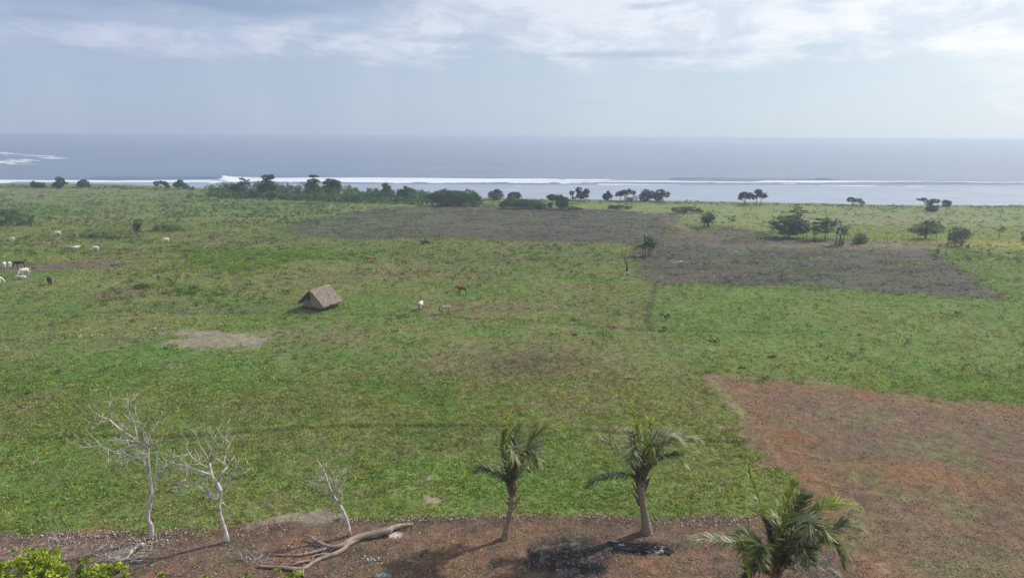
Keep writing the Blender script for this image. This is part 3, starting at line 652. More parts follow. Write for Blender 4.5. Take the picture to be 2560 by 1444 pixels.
tree((2497, 597), 'thin pale green sapling alone near the right edge', [(2500, 566, 7, 6), (2495, 575, 7, 4), (2503, 573, 7, 5)], name='sapling', n=300, leaf=0.30, cols=G_PALE, trunk=.07)
tree((2500, 545), 'bare grey sapling against the far pasture near the right edge', [(2500, 526, 6, 5), (2496, 531, 6, 4)], name='sapling', n=60, leaf=0.25, cols=G_GREY, trunk=.06)
tree((2560, 604), 'grey-green bush cut by the right edge of the view', [(2562, 588, 12, 14)], cat='bush', name='edge_bush', n=700, leaf=0.25, cols=G_GREY, trunk=.07)
tree((1715, 533), 'low brown bramble heap at the top corner of the ploughed field', [(1700, 524, 22, 7), (1730, 524, 18, 6), (1748, 528, 12, 4)], cat='bush', name='bramble_heap', n=1800, leaf=0.3, cols=[(0.115, 0.085, 0.065), (0.09, 0.085, 0.055)], trunk=0)
tree((1545, 522), 'row of low dark weeds in front of the shelter grove', [(1530, 517, 12, 5), (1550, 517, 14, 5), (1570, 518, 10, 4)], cat='bush', name='weed_row', n=1200, leaf=0.3, cols=G_DARK, trunk=0)
tree((1430, 524), 'low brown bramble at the field edge right of the dark wide-headed tree', [(1430, 519, 14, 4), (1445, 521, 12, 3)], cat='bush', name='low_bramble', n=700, leaf=0.3, cols=[(0.12, 0.085, 0.06)], trunk=0)
tree((1664, 800), 'leafy young plant above another on the path side in the middle right meadow', [(1662, 785, 10, 5), (1668, 790, 7, 6), (1652, 783, 7, 3)], cat='plant', name='young_plant', n=260, leaf=0.20, cols=G_MID, trunk=.03)
tree((1658, 829), 'small leafy plant at the ditch crossing below the young plant', [(1660, 820, 8, 6), (1652, 826, 6, 3)], cat='plant', name='young_plant', n=200, leaf=0.18, cols=G_MID, trunk=.03)
for i, (x, y, lab) in enumerate(((1783, 853, 'small dark weed clump below the ditch line right of the path plants'), (1437, 838, 'tiny dark weed clump just below the ditch left of the path'), (1930, 893, 'dark weed tuft in the green field above the brown fallow, left one'),
                      (1855, 919, 'dark green weed tuft just above the corner of the brown fallow field'), (470, 735, 'broad bright weed clump in the meadow left of the hut'), (355, 720, 'paired leafy weeds above and left of the broad bright weed clump'),
                      (590, 752, 'dark spiky weed between the broad weed clump and the hut'), (882, 640, 'dark green bush between the scrub patch and the dun horse'), (905, 643, 'small dark weed tuft touching the left of the dun horse'))):
    w = (9, 7, 9, 8, 28, 20, 9, 14, 8)[i]
    tree((x, y), lab, [(x - w * .3, y - w * .25, w * .8, w * .3), (x + w * .4, y - w * .3, w * .6, w * .35)], cat='weed', name='weed_clump', n=160 if w < 12 else 600, leaf=0.22, cols=G_MID, trunk=0, group='weed clumps in the meadow')

# ------------------------------------------------------------------ banana plants
M_BSTEM = m_plain('banana_stem', (0.20, 0.20, 0.11), 0.6, 0.4, 3)
M_DRY = m_plain('dry_leaf_sheath', (0.20, 0.14, 0.09), 0.9, 0.4, 4)
def blade(V, F, Cc, base, d0, L, w, droop, col, up=Vector((0, 0, 1))):
    k = 7; p = Vector(base); d = Vector(d0).normalized(); n0 = len(V)
    for i in range(k + 1):
        t = i / k; side = d.cross(up)
        if side.length < .05: side = Vector((1, 0, 0))
        side.normalize(); nn = side.cross(d)
        ww = w * (math.sin(math.pi * min(1, 0.06 + t * 0.94)) ** 0.6) * (1 if i < k else 0.15)
        V += [p - side * ww / 2 + nn * ww * .18, p, p + side * ww / 2 + nn * ww * .18]
        c = [q * random.uniform(.85, 1.15) for q in col]; Cc += [c, [min(1, q * 1.25) for q in c], c]
        if i < k:
            a = n0 + i * 3; F += [(a, a + 1, a + 4, a + 3), (a + 1, a + 2, a + 5, a + 4)]
        p = p + d * L / k; d = (d + Vector((0, 0, -droop / k))).normalized()
def banana(base, label, stems, h, nl, L, col=(0.075, 0.13, 0.05), group='banana plants in the fields', dry=True, w=0.42, lean=0.0):
    p = G(*base); z0 = gz(p.x, p.y); t = thing('banana_plant', label, 'banana plant', (p.x, p.y, z0 - .03), group)
    for (sx_, sy_, hh) in stems:
        mb = MB(); top = Vector((sx_ + lean * hh, sy_, h * hh)); mb.tube([(sx_, sy_, -.1), (sx_ + lean * hh * .3, sy_, h * hh * .5), top], [.14, .12, .07], 8); mb.build('stem', M_BSTEM, t)
        V, F, Cc = [], [], []
        for i in range(nl):
            a = i * 2.4 + random.uniform(-.4, .4); e = random.uniform(.15, 1.3)
            d = Vector((math.cos(a) * math.cos(e) + 0.12, math.sin(a) * math.cos(e), math.sin(e)))
            blade(V, F, Cc, top - Vector((0, 0, .1)), d, L * random.uniform(.75, 1.1), w, random.uniform(.8, 1.7), col)
        me = arr_mesh('leaf', [tuple(v) for v in V], F, np.array(Cc), True); new_obj('leaf_crown', me, t, M_LEAF)
    if dry:
        mb = MB()
        for i in range(14):
            sx_, sy_, hh = random.choice(stems); a = random.uniform(0, 6.3); z1 = h * hh * random.uniform(.25, .8)
            mb.tube([(sx_, sy_, z1), (sx_ + math.cos(a) * .25, sy_ + math.sin(a) * .25, z1 * .6), (sx_ + math.cos(a) * .35, sy_ + math.sin(a) * .35, .02)], [.05, .07, .03], 4)
        mb.build('dry_leaves', M_DRY, t)
    return t
banana((1618, 640), 'dark many-stemmed banana clump between the two ploughed fields', [(-1.0, 0, .8), (-.4, .4, 1.0), (.1, -.2, 1.05), (.5, .3, .95), (.9, 0, .9)], 2.3, 9, 3.1, (0.045, 0.072, 0.036), w=.5, dry=False)
banana((2100, 612), 'silvery leaved banana clump between the almond tree and round bush', [(-.9, .2, .8), (-.2, 0, 1.05), (.3, .5, .95), (.6, -.2, .75)], 3.6, 9, 3.3, (0.12, 0.165, 0.10), w=.62)
banana((2364, 640), 'young banana plant with drooping leaf right of centre in front of the vine-hung tree', [(0, 0, 1.0)], 2.5, 7, 2.9, (0.075, 0.12, 0.06), dry=False)
banana((2345, 634), 'withered brown banana plant left of the young green one', [(0, 0, 1.0)], 1.6, 4, 1.5, (0.14, 0.12, 0.07))
banana((2420, 620), 'short withered banana stump right of the vine-hung tree', [(0, 0, 1.0)], 1.5, 3, 1.3, (0.13, 0.12, 0.07), lean=.3)
banana((2032, 603), 'slim banana plant between the two almond trees', [(0, 0, 1.0), (.5, .1, .8)], 2.4, 6, 1.8, (0.085, 0.13, 0.07))

# small half-dead tree beside the banana clump
def stem_tree(base, label, lines, name='dead_tree', cat='dead tree', mat=None, trunk_n=1, scale=None, group=None, depth=0.25, twigs=0, k=6, tw=(0.5, 1.2), Y=None, name0='trunk', zoff=0.0):
    """lines: (list of photo px points, radius at start (m), radius at end (m)); laid out in the plane of the foot with depth scatter"""
    if Y is None: p = G(*base); Y0 = p.y
    else: p = PY(base[0], base[1], Y); Y0 = Y
    z0 = gz(p.x, Y0) if Y is None else p.z
    t = thing(name, label, cat, (p.x, Y0, z0 + zoff), group)
    org = Vector((p.x, Y0, z0 + zoff)); known = {}
    allb = []
    tr = MB(); br = MB()
    for li, (pts, ra, rb) in enumerate(lines):
        key = pts[0]; out = []
        # start depth: that of the nearest already placed point
        d0 = 0.0
        if li:
            best = min(known.items(), key=lambda kv: (kv[0][0] - key[0]) ** 2 + (kv[0][1] - key[1]) ** 2); d0 = best[1]
        slope = 0 if li < trunk_n else random.uniform(-1, 1) * depth
        Lacc = 0
        for i, q in enumerate(pts):
            if i: Lacc += math.hypot(q[0] - pts[i - 1][0], q[1] - pts[i - 1][1])
            dd = d0 + slope * Lacc * mpp(p) * 1.2
            v = PY(q[0], q[1], Y0 + dd) - org; out.append(v); known[q] = dd
        n = len(out); kk = .80 if (li < trunk_n and len(lines) > 15) else 1.0; rad = [(kk if li < trunk_n else 1.3) * (ra + (rb - ra) * i / (n - 1)) for i in range(n)]
        (tr if li < trunk_n else br).tube(out, rad, 9 if li < trunk_n else k)
        if li >= trunk_n: allb.append((out, rad))
    for i in range(twigs):
        o_, r_ = random.choice(allb); j = random.randint(0, len(o_) - 2); t0 = random.random(); s = o_[j].lerp(o_[j + 1], t0)
        dirv = (o_[j + 1] - o_[j]).normalized() + Vector((random.uniform(-1, 1), random.uniform(-1, 1), random.uniform(-.2, 1))) * .9; dirv.normalize()
        L = random.uniform(*tw); m = s + dirv * L * .5 + Vector((0, 0, random.uniform(0, .08))); e = s + dirv * L + Vector((random.uniform(-.2, .2), random.uniform(-.2, .2), random.uniform(0, .3))) * L
        r = max(.016, r_[j] * .38); br.tube([s, m, e], [r, r * .8, .012], 4)
        if random.random() < .6: br.tube([m, m + (dirv + Vector((random.uniform(-.9, .9), random.uniform(-.6, .6), random.uniform(-.1, .9)))).normalized() * L * .5], [r * .8, .008], 4)
    tr.build(name0, mat or M_PALE, t); br.build('branches', mat or M_PALE, t) if br.v else None
    return t
stem_tree((1567, 677), 'small half-dead tree with dark stump foot left of the dark banana clump',
          [([(1567, 677), (1568, 665), (1564, 655), (1562, 642)], .22, .08), ([(1562, 645), (1563, 635), (1568, 625)], .06, .03), ([(1563, 650), (1556, 640), (1555, 628), (1552, 612)], .05, .02), ([(1566, 660), (1571, 655), (1570, 645)], .05, .02), ([(1556, 640), (1550, 634)], .03, .02)], mat=M_BARK, twigs=8, tw=(.3, .8))

# ------------------------------------------------------------------ foreground dead trees (traced from their skeletons)
def zc(pts, ox, oy, sc): return [(ox + a / sc, oy + b / sc) for a, b in pts]
A = lambda *p: zc(p, 0, 980, 3.111)
L1 = [(A((1165, 1150), (1180, 1100), (1178, 1040), (1150, 990), (1150, 940), (1166, 880), (1172, 800), (1174, 730), (1163, 640), (1157, 560), (1150, 490), (1158, 430)), .20, .085),
      (A((1158, 440), (1120, 415), (1085, 400), (1055, 375), (1030, 350), (950, 300), (880, 240), (845, 208), (780, 190), (740, 160)), .085, .014),
      (A((845, 208), (850, 170), (862, 130)), .028, .008), (A((845, 222), (740, 240), (650, 225)), .022, .006),
      (A((1075, 390), (1062, 330), (1045, 250), (1052, 180), (1057, 110)), .045, .010), (A((1045, 230), (1010, 170), (995, 115)), .02, .006),
      (A((1125, 268), (1090, 240), (1045, 205)), .022, .008), (A((1158, 430), (1130, 380), (1112, 330), (1115, 270), (1150, 220), (1160, 180)), .05, .010),
      (A((1112, 320), (1180, 300), (1230, 250)), .022, .006), (A((1075, 390), (980, 372), (900, 370), (830, 350)), .035, .008), (A((980, 372), (950, 400), (890, 385)), .02, .006),
      (A((1090, 405), (1030, 410), (960, 430), (900, 462), (820, 500)), .05, .008), (A((1030, 410), (960, 455), (880, 460), (790, 420), (720, 425), (660, 430), (570, 380)), .04, .008),
      (A((790, 420), (745, 370), (690, 320)), .02, .006), (A((1150, 490), (1105, 518), (1040, 505), (960, 480), (860, 470)), .055, .012), (A((1105, 518), (1020, 505), (990, 530), (965, 560)), .025, .008),
      (A((1000, 490), (900, 525), (810, 565)), .022, .006), (A((1158, 440), (1190, 400), (1260, 368)), .03, .006), (A((1160, 430), (1150, 370), (1120, 300)), .03, .008),
      (A((1160, 590), (1128, 570), (1115, 530)), .045, .02), (A((1165, 880), (1188, 800), (1208, 715), (1208, 640), (1212, 560), (1225, 480), (1252, 390)), .055, .010),
      (A((1205, 718), (1250, 690), (1290, 640), (1305, 580), (1335, 510), (1360, 450)), .035, .008), (A((1210, 578), (1260, 574), (1300, 575), (1280, 520)), .022, .006), (A((1165, 625), (1205, 625)), .02, .015),
      (A((1010, 495), (1050, 478), (1100, 472), (1145, 480)), .03, .04), (A((930, 450), (1000, 450), (1020, 480)), .015, .012), (A((1020, 340), (980, 270), (930, 235)), .022, .008)]
stem_tree((1170 / 3.111, 980 + 1150 / 3.111), 'tallest white dead tree, leftmost, with branches swept to its left', L1, group='white dead trees along the dirt edge', twigs=130, depth=.4, tw=(.4, 1.1))
L2 = [(A((1765, 1170), (1762, 1120), (1742, 1050), (1712, 960), (1702, 880), (1712, 800), (1728, 765)), .21, .12),
      (A((1722, 780), (1700, 725), (1655, 660), (1640, 610), (1630, 545)), .10, .055), (A((1650, 640), (1600, 628), (1520, 600), (1450, 568), (1390, 562), (1300, 575)), .055, .010),
      (A((1450, 568), (1425, 590), (1395, 610)), .03, .008), (A((1450, 568), (1458, 640), (1440, 690)), .022, .006), (A((1630, 545), (1665, 500), (1700, 460), (1738, 385), (1712, 322), (1745, 270)), .05, .008),
      (A((1630, 560), (1600, 485), (1545, 400), (1525, 330), (1505, 310)), .045, .008), (A((1610, 580), (1545, 552), (1490, 500), (1450, 440), (1445, 360)), .045, .008),
      (A((1460, 482), (1395, 497), (1300, 495)), .022, .006), (A((1397, 500), (1420, 530), (1445, 562)), .02, .012), (A((1632, 540), (1650, 455), (1615, 385), (1600, 310)), .035, .007), (A((1650, 460), (1688, 400), (1640, 345)), .025, .006),
      (A((1700, 690), (1730, 615), (1770, 580), (1738, 545), (1760, 460), (1790, 392), (1832, 330)), .06, .010), (A((1790, 392), (1735, 352), (1718, 312)), .025, .006),
      (A((1738, 765), (1788, 680), (1828, 600), (1862, 525)), .055, .008), (A((1800, 665), (1860, 638), (1930, 615), (1975, 555)), .03, .006), (A((1800, 660), (1778, 600), (1810, 550)), .022, .006),
      (A((1640, 645), (1590, 665), (1520, 705), (1450, 740), (1400, 800)), .04, .008), (A((1640, 800), (1560, 745), (1440, 725), (1340, 700)), .035, .006), (A((1470, 732), (1385, 742), (1350, 800)), .018, .006),
      (A((1695, 840), (1640, 812), (1590, 760)), .06, .012), (A((1665, 822), (1630, 780), (1610, 728)), .04, .010), (A((1730, 850), (1758, 890), (1768, 960)), .02, .006), (A((1600, 640), (1500, 622), (1452, 575)), .025, .01),
      (A((1710, 870), (1690, 820), (1700, 780)), .08, .05), (A((1860, 638), (1905, 620), (1940, 665)), .02, .006), (A((1560, 560), (1540, 510), (1560, 480)), .02, .006)]
stem_tree((1765 / 3.111, 980 + 1170 / 3.111), 'broad fan shaped white dead tree, second from the left', L2, group='white dead trees along the dirt edge', twigs=125, depth=.4, tw=(.35, 1.0))
B_ = lambda *p: zc(p, 600, 1020, 3.406)
L3 = [(B_((935, 1095), (920, 1000), (905, 940), (872, 860), (840, 805), (800, 750)), .15, .075),
      (B_((800, 750), (765, 680), (745, 620), (720, 540), (690, 490), (665, 450)), .075, .018), (B_((840, 815), (855, 740), (830, 660), (850, 590), (882, 520)), .045, .008),
      (B_((785, 740), (695, 690), (645, 670)), .022, .006), (B_((775, 705), (690, 652), (590, 625)), .022, .005), (B_((800, 730), (790, 655), (765, 580)), .03, .006), (B_((840, 800), (800, 765), (780, 790), (760, 830)), .04, .012),
      (B_((820, 710), (815, 630), (830, 560)), .025, .006), (B_((745, 620), (700, 612)), .015, .005), (B_((860, 830), (850, 770), (870, 720)), .03, .008), (B_((830, 690), (880, 640), (925, 520)), .018, .004)]
stem_tree((600 + 935 / 3.406, 1020 + 1095 / 3.406), 'smallest dead tree, leaning left above the fallen log', L3, group='white dead trees along the dirt edge', twigs=60, depth=.4, tw=(.3, .9), mat=M_PALE)
# bare twiggy top beside the right-hand palm; its foot is below the view
Cz = lambda *p: zc(p, 1650, 900, 2.655)
L4 = [([(2045, 1560), (2038, 1500), (2030, 1450)], .10, .06), (Cz((1010, 1450), (940, 1390), (880, 1320), (850, 1300)), .04, .008), (Cz((1010, 1430), (990, 1340), (940, 1235)), .03, .006), (Cz((1010, 1450), (1000, 1380), (920, 1330), (860, 1280)), .02, .005),
      (Cz((1020, 1450), (1190, 1430), (1150, 1340), (1100, 1280), (1030, 1250)), .03, .006), (Cz((1190, 1440), (1150, 1340), (1160, 1270)), .025, .006), (Cz((1060, 1440), (1030, 1350), (960, 1290)), .02, .005), (Cz((960, 1420), (900, 1400), (860, 1390)), .018, .005), (Cz((1160, 1400), (1120, 1330), (1060, 1270)), .02, .005)]
stem_tree((2045, 1560), 'bare white forked branches rising in front of the right-hand coconut palm', L4, twigs=34, depth=.3, tw=(.3, .9), Y=29.0, group='white dead trees along the dirt edge')
stem_foot = PY(2045, 1560, 29.0)
mb = MB(); mb.tube([(0, 0, 0.1), (0.1, 0.1, -stem_foot.z * .5), (0.05, .2, -stem_foot.z - .1)], [.10, .13, .17], 9)
for o in bpy.data.objects:
    if o.get('label', '').startswith('bare white forked'): mb.build('trunk_foot', M_PALE, o)

# ------------------------------------------------------------------ fallen log and broken pieces
def ground_limbs(name, label, cat, lines, mat, name_parts=None, group=None, twigs=0, lift=1.0):
    p0 = lines[0][0][0]; p = G(*p0); z0 = gz(p.x, p.y); t = thing(name, label, cat, (p.x, p.y, z0), group)
    org = Vector((p.x, p.y, z0)); main, br = MB(), MB()
    for li, (pts, ra, rb, hz) in enumerate(lines):
        n = len(pts); out = []
        for i, q in enumerate(pts):
            g = G(*q); r = ra + (rb - ra) * i / (n - 1); g.z = gz(g.x, g.y) + r * .8 * lift + (hz[i] if hasattr(hz, '__len__') else hz)
            g2 = G(q[0], q[1], g.z); g2.z = g.z; out.append(g2 - org)
        sm = []                                    # smooth the line a little
        for i in range(n - 1):
            a0 = out[max(0, i - 1)]; a1 = out[i]; a2 = out[i + 1]; a3 = out[min(n - 1, i + 2)]
            for tt in (0, .33, .67): sm.append(0.5 * ((2 * a1) + (a2 - a0) * tt + (2 * a0 - 5 * a1 + 4 * a2 - a3) * tt ** 2 + (3 * a1 - a0 - 3 * a2 + a3) * tt ** 3))
        sm.append(out[-1]); m = len(sm)
        rad = [(ra + (rb - ra) * i / (m - 1)) * random.uniform(.9, 1.12) for i in range(m)]
        (main if li == 0 else br).tube(sm, rad, 10 if li < 2 else 7)
        for q in range(twigs if li else 0):
            s = random.choice(sm[1:]); d = Vector((random.uniform(-1, 1), random.uniform(-1, 1), random.uniform(0, .7))).normalized(); L = random.uniform(.2, .7)
            br.tube([s, s + d * L * .5, s + d * L + Vector((0, 0, -.05))], [.022, .014, .006], 4)
    main.build(name_parts or 'trunk', mat, t)
    if br.v: br.build('branches', mat, t)
    return t
ground_limbs('fallen_tree', 'long fallen weathered tree trunk with forked limbs lying across the dirt', 'fallen tree', [
    (B_((1290, 1050), (1240, 1045), (1050, 1082), (940, 1122), (880, 1160), (800, 1180), (720, 1165), (640, 1120), (600, 1092), (570, 1085)), .22, .06, [.12, .18, .16, .14, .12, .1, .1, .12, .2, .25]),
    (B_((1040, 1095), (930, 1150), (890, 1190), (820, 1232), (700, 1272), (620, 1312), (545, 1362), (440, 1362), (350, 1350), (270, 1350), (150, 1340)), .17, .07, .03),
    (B_((1240, 1045), (1330, 1005), (1400, 990), (1480, 985)), .19, .06, [.18, .2, .1, .05]),
    (B_((1320, 1015), (1200, 1025), (1100, 1035)), .09, .05, .05), (B_((740, 1190), (600, 1230), (480, 1250), (350, 1248), (220, 1240)), .11, .03, .02),
    (B_((1480, 985), (1520, 950), (1550, 930)), .04, .015, [.1, .3, .5]), (B_((640, 1310), (560, 1300), (480, 1320), (420, 1337)), .09, .05, .02), (B_((545, 1362), (530, 1400), (545, 1430)), .09, .05, 0.02),
    (B_((470, 1365), (470, 1400), (500, 1410)), .09, .06, .02), (B_((640, 1120), (620, 1150), (650, 1165), (700, 1175)), .05, .03, .04), (B_((820, 1232), (640, 1250), (600, 1290), (430, 1310)), .06, .03, .06),
    (B_((570, 1195), (560, 1225), (540, 1240)), .05, .04, .12)], M_LOG, twigs=3)
ground_limbs('broken_branch', 'thick pale broken branch at the foot of the tallest dead tree', 'branch', [
    (A((1112, 1180), (1075, 1195), (1030, 1230), (990, 1285)), .13, .07, [.3, .2, .1, 0.0]), (A((1112, 1180), (1130, 1190)), .1, .08, .2), (A((990, 1285), (960, 1300), (900, 1310), (850, 1330)), .05, .02, .02),
    (A((1000, 1290), (1060, 1310), (1120, 1300)), .04, .02, .02), (A((990, 1285), (930, 1298), (880, 1290), (830, 1300)), .035, .012, .02)], M_PALE, 'branch', twigs=9)
# dead brush scattered at the left (twigs)
mb = MB()
for (cx, cy, w, h, n) in ((300, 1392, 75, 22, 150), (150, 1362, 60, 12, 60), (330, 1370, 70, 14, 60), (640, 1400, 50, 16, 50), (820, 1375, 30, 8, 20), (60, 1385, 60, 16, 50)):
    for i in range(n):
        g = G(cx + random.gauss(0, .5) * w, cy + random.gauss(0, .5) * h); g.z = gz(g.x, g.y) + .03; a = random.uniform(0, 6.3); L = random.uniform(.2, .7)
        d = Vector((math.cos(a), math.sin(a), random.uniform(-.05, .55))); mb.tube([g, g + d * L * .5 + Vector((0, 0, random.uniform(0, .06))), g + d * L], [.014, .011, .004], 4, False)
o = mb.build('dead_brush', M_PALE, None); tag(o, 'scattered grey twigs and brushwood on the dirt at the lower left', None, None, 'stuff')
# ------------------------------------------------------------------ coconut palms
def frond(parent, pts, wlen, col, wind=0.35, droop=0.75, n=46, bare=0.12, dens=1.0, lw=1.0):
    droop *= .72
    """pts: rachis points in parent space; leaflets on both sides, hanging and blown to +x"""
    P = [Vector(p) for p in pts]; dense = []
    m = len(P)
    for i in range(m - 1):
        a0, a1, a2, a3 = P[max(0, i - 1)], P[i], P[i + 1], P[min(m - 1, i + 2)]
        for t in np.linspace(0, 1, 8, endpoint=False): dense.append(0.5 * ((2 * a1) + (a2 - a0) * t + (2 * a0 - 5 * a1 + 4 * a2 - a3) * t * t + (3 * a1 - a0 - 3 * a2 + a3) * t ** 3))
    dense.append(P[-1]); N = len(dense)
    mb = MB(); mb.tube(dense[::2] + [dense[-1]], [max(.008, .038 * (1 - i / (N / 2 + 1))) for i in range(len(dense[::2]) + 1)], 5)
    V = list(map(Vector, mb.v)); F4 = [f for f in mb.f if len(f) == 4]
    rc = (0.20, 0.20, 0.07); Cc = [rc] * len(V); F = list(F4)
    for side in (-1, 1):
        for i in range(int(n * 1.15 * dens)):
            t = bare + (1 - bare) * (i + random.random()) / int(n * 1.15 * dens); f = t * (N - 1); j = min(int(f), N - 2); s = dense[j].lerp(dense[j + 1], f - j)
            tg = (dense[j + 1] - dense[j]).normalized(); sd_ = tg.cross(Vector((0, 0, 1)))
            if sd_.length < .15: sd_ = Vector((.3, 1, 0))
            sd_.normalize(); L = 1.3 * wlen * (0.35 + 0.65 * math.sin(math.pi * min(1, .12 + t * .80)) ** .7) * random.uniform(.7, 1.15)
            d = (tg * (.55 + .3 * t) + sd_ * side * random.uniform(.55, .95) + Vector((0, 0, .12)) + Vector((random.gauss(0, .16), random.gauss(0, .16), random.gauss(0, .16)))).normalized()
            c = Vector((wind, -.05 * wind, -droop)); wv = (Vector((0, 0, 1)).cross(d)); wv = wv.normalized() if wv.length > .1 else Vector((1, 0, 0))
            w = .046 * lw * random.uniform(.7, 1.4); p = s; k = 3; base = len(V); q_ = random.uniform(.55, 1.5); cl = [q * q_ for q in col]
            if t > .75: cl = [cl[0] * 1.2, cl[1] * 1.1, cl[2]]
            for q in range(k + 1):
                tt = q / k; ww = w * (1.0 if q < k - 0 else .15) * (1 - .35 * tt)
                V += [p - wv * ww, p + wv * ww]; Cc += [cl, cl]
                if q < k: F.append((base + 2 * q, base + 2 * q + 1, base + 2 * q + 3, base + 2 * q + 2))
                p = p + d * L / k; d = (d + c * (.75 / k) * (0.6 + tt)).normalized()
    me = arr_mesh('frond', [tuple(v) for v in V], F, np.array(Cc), False); return new_obj('frond', me, parent, M_PALM)
def palm(foot, Y, label, trunk, fronds, boots, name='coconut_palm', zoff=None, wlen=.75, nuts=None, heart_r=.25):
    if Y is None: g = G(*foot); Y = g.y; z0 = gz(g.x, g.y)
    else: g = PY(foot[0], foot[1], Y); z0 = gz(g.x, Y)
    org = Vector((g.x, Y, z0 - .05)); t = thing(name, label, 'palm tree', org, 'young coconut palms'); s = mpp(g)
    L = lambda q, d=0.0: PY(q[0], q[1], Y + d) - org
    mb = MB(); pts = [L(q[:2]) for q in trunk]; pts[0].z = -0.1; rad = [q[2] for q in trunk]; sm, rs = [], []
    for i in range(len(pts) - 1):
        for tt in np.linspace(0, 1, 8, endpoint=False): sm.append(pts[i].lerp(pts[i + 1], tt)); rs.append((rad[i] + (rad[i + 1] - rad[i]) * tt) * (1.0 + .05 * (len(rs) % 2)))
    sm.append(pts[-1]); rs.append(rad[-1]); mb.tube(sm, rs, 14); mb.build('trunk', M_PALMT, t)
    top = pts[-1]
    # old leaf bases wrapped round the top of the stem
    for (q, e, r) in boots:
        b = MB(); p0, p1 = L(q), L(e, random.uniform(-.35, .35)); b.tube([p0, p0.lerp(p1, .5) + Vector((0, 0, -.03)), p1], [r, r * .7, r * .35], 6); b.build('leaf_stub', M_BOOT, t)
    hb = MB(); 
    for i in range(16):
        a = i * 2.4; z = i / 16 * .9 - .55; r = heart_r * (1 - .35 * abs(z))
        hb.tube([top + Vector((math.cos(a) * r * .5, math.sin(a) * r * .5, z)), top + Vector((math.cos(a) * r, math.sin(a) * r, z + .22)), top + Vector((math.cos(a) * r * .9, math.sin(a) * r * .9, z + .6))], [.07, .08, .02], 6)
    hb.build('leaf_bases', M_BOOT, t)
    for fr in fronds:
        pp = fr[0]; dp = fr[1]; col = fr[2] if len(fr) > 2 else (0.095, 0.145, 0.055); kw = fr[3] if len(fr) > 3 else {}
        n = len(pp); P3 = [L(q, dp * (i / (n - 1))) for i, q in enumerate(pp)]
        frond(t, P3, kw.pop('wlen', wlen), col, **kw)
    if nuts:
        for q in nuts:
            bm = bmesh.new(); bmesh.ops.create_icosphere(bm, subdivisions=2, radius=.13); me = bpy.data.meshes.new('coconut')
            for v in bm.verts: v.co.z *= 1.2
            bm.to_mesh(me); bm.free(); me.polygons.foreach_set('use_smooth', [True] * len(me.polygons)); o = new_obj('coconut', me, t, M_NUT); o.location = L(q, random.uniform(-.35, .05))
    return t
Z = lambda *p: zc(p, 1150, 980, 3.111)
YG = (0.26, 0.30, 0.05); DG = (0.11, 0.14, 0.040); SG = (0.26, 0.28, 0.165); GG = (0.19, 0.22, 0.055); DK = (0.060, 0.082, 0.03)
tA = [(*q, r) for q, r in zip(Z((350, 1128), (362, 1060), (378, 990), (395, 910), (402, 840), (402, 760)), (.29, .20, .165, .17, .20, .16))]
palm((1150 + 350 / 3.111, 980 + 1128 / 3.111), None, 'slimmer leftmost coconut palm leaning right, with blown fronds', tA, [
    (Z((400, 800), (392, 650), (370, 480), (362, 330), (376, 180)), .2, YG, dict(wlen=.6, droop=.3, wind=.2, n=50)),
    (Z((402, 780), (408, 600), (420, 430), (438, 320), (472, 245)), .8, GG, dict(wlen=.65, wind=.5)),
    (Z((405, 780), (440, 600), (520, 430), (600, 330), (680, 275), (765, 300)), .4, GG, dict(wlen=.9, wind=.35, droop=1.0, n=56)),
    (Z((405, 780), (430, 600), (490, 480), (560, 450), (615, 520)), -1.0, SG, dict(wlen=.95, droop=1.1, wind=.4)),
    (Z((405, 780), (420, 620), (470, 490), (520, 470), (575, 560)), -1.6, DG, dict(wlen=.95, droop=1.2, wind=.35)),
    (Z((398, 790), (370, 640), (345, 520), (330, 400), (340, 300)), -.5, DG, dict(wlen=.55, wind=.5)),
    (Z((398, 800), (360, 700), (300, 650), (240, 610), (190, 592), (130, 598)), -.4, DG, dict(wlen=.85, droop=1.4, wind=.12, n=52)),
    (Z((400, 790), (385, 640), (375, 520), (400, 440), (460, 520)), -2.0, SG, dict(wlen=1.0, droop=1.2, wind=.35)),
    (Z((400, 790), (410, 640), (440, 540), (480, 500), (520, 600)), 1.4, DG, dict(wlen=.85, droop=1.0, wind=.4)),
    (Z((400, 790), (400, 600), (410, 480), (450, 400), (500, 390)), 1.8, DG, dict(wlen=.7, droop=.8, wind=.5)),
], [(*Z((400, 900), (308, 800)), .05), (*Z((400, 880), (345, 840)), .06), (*Z((405, 890), (492, 765)), .05), (*Z((405, 920), (468, 825)), .05), (*Z((410, 780), (490, 678)), .04), (*Z((398, 860), (325, 765)), .04), (*Z((400, 930), (432, 915)), .06)])
tB = [(*q, r) for q, r in zip(Z((1456, 1088), (1445, 1010), (1430, 920), (1415, 820), (1408, 740), (1410, 680)), (.40, .30, .235, .24, .30, .26))]
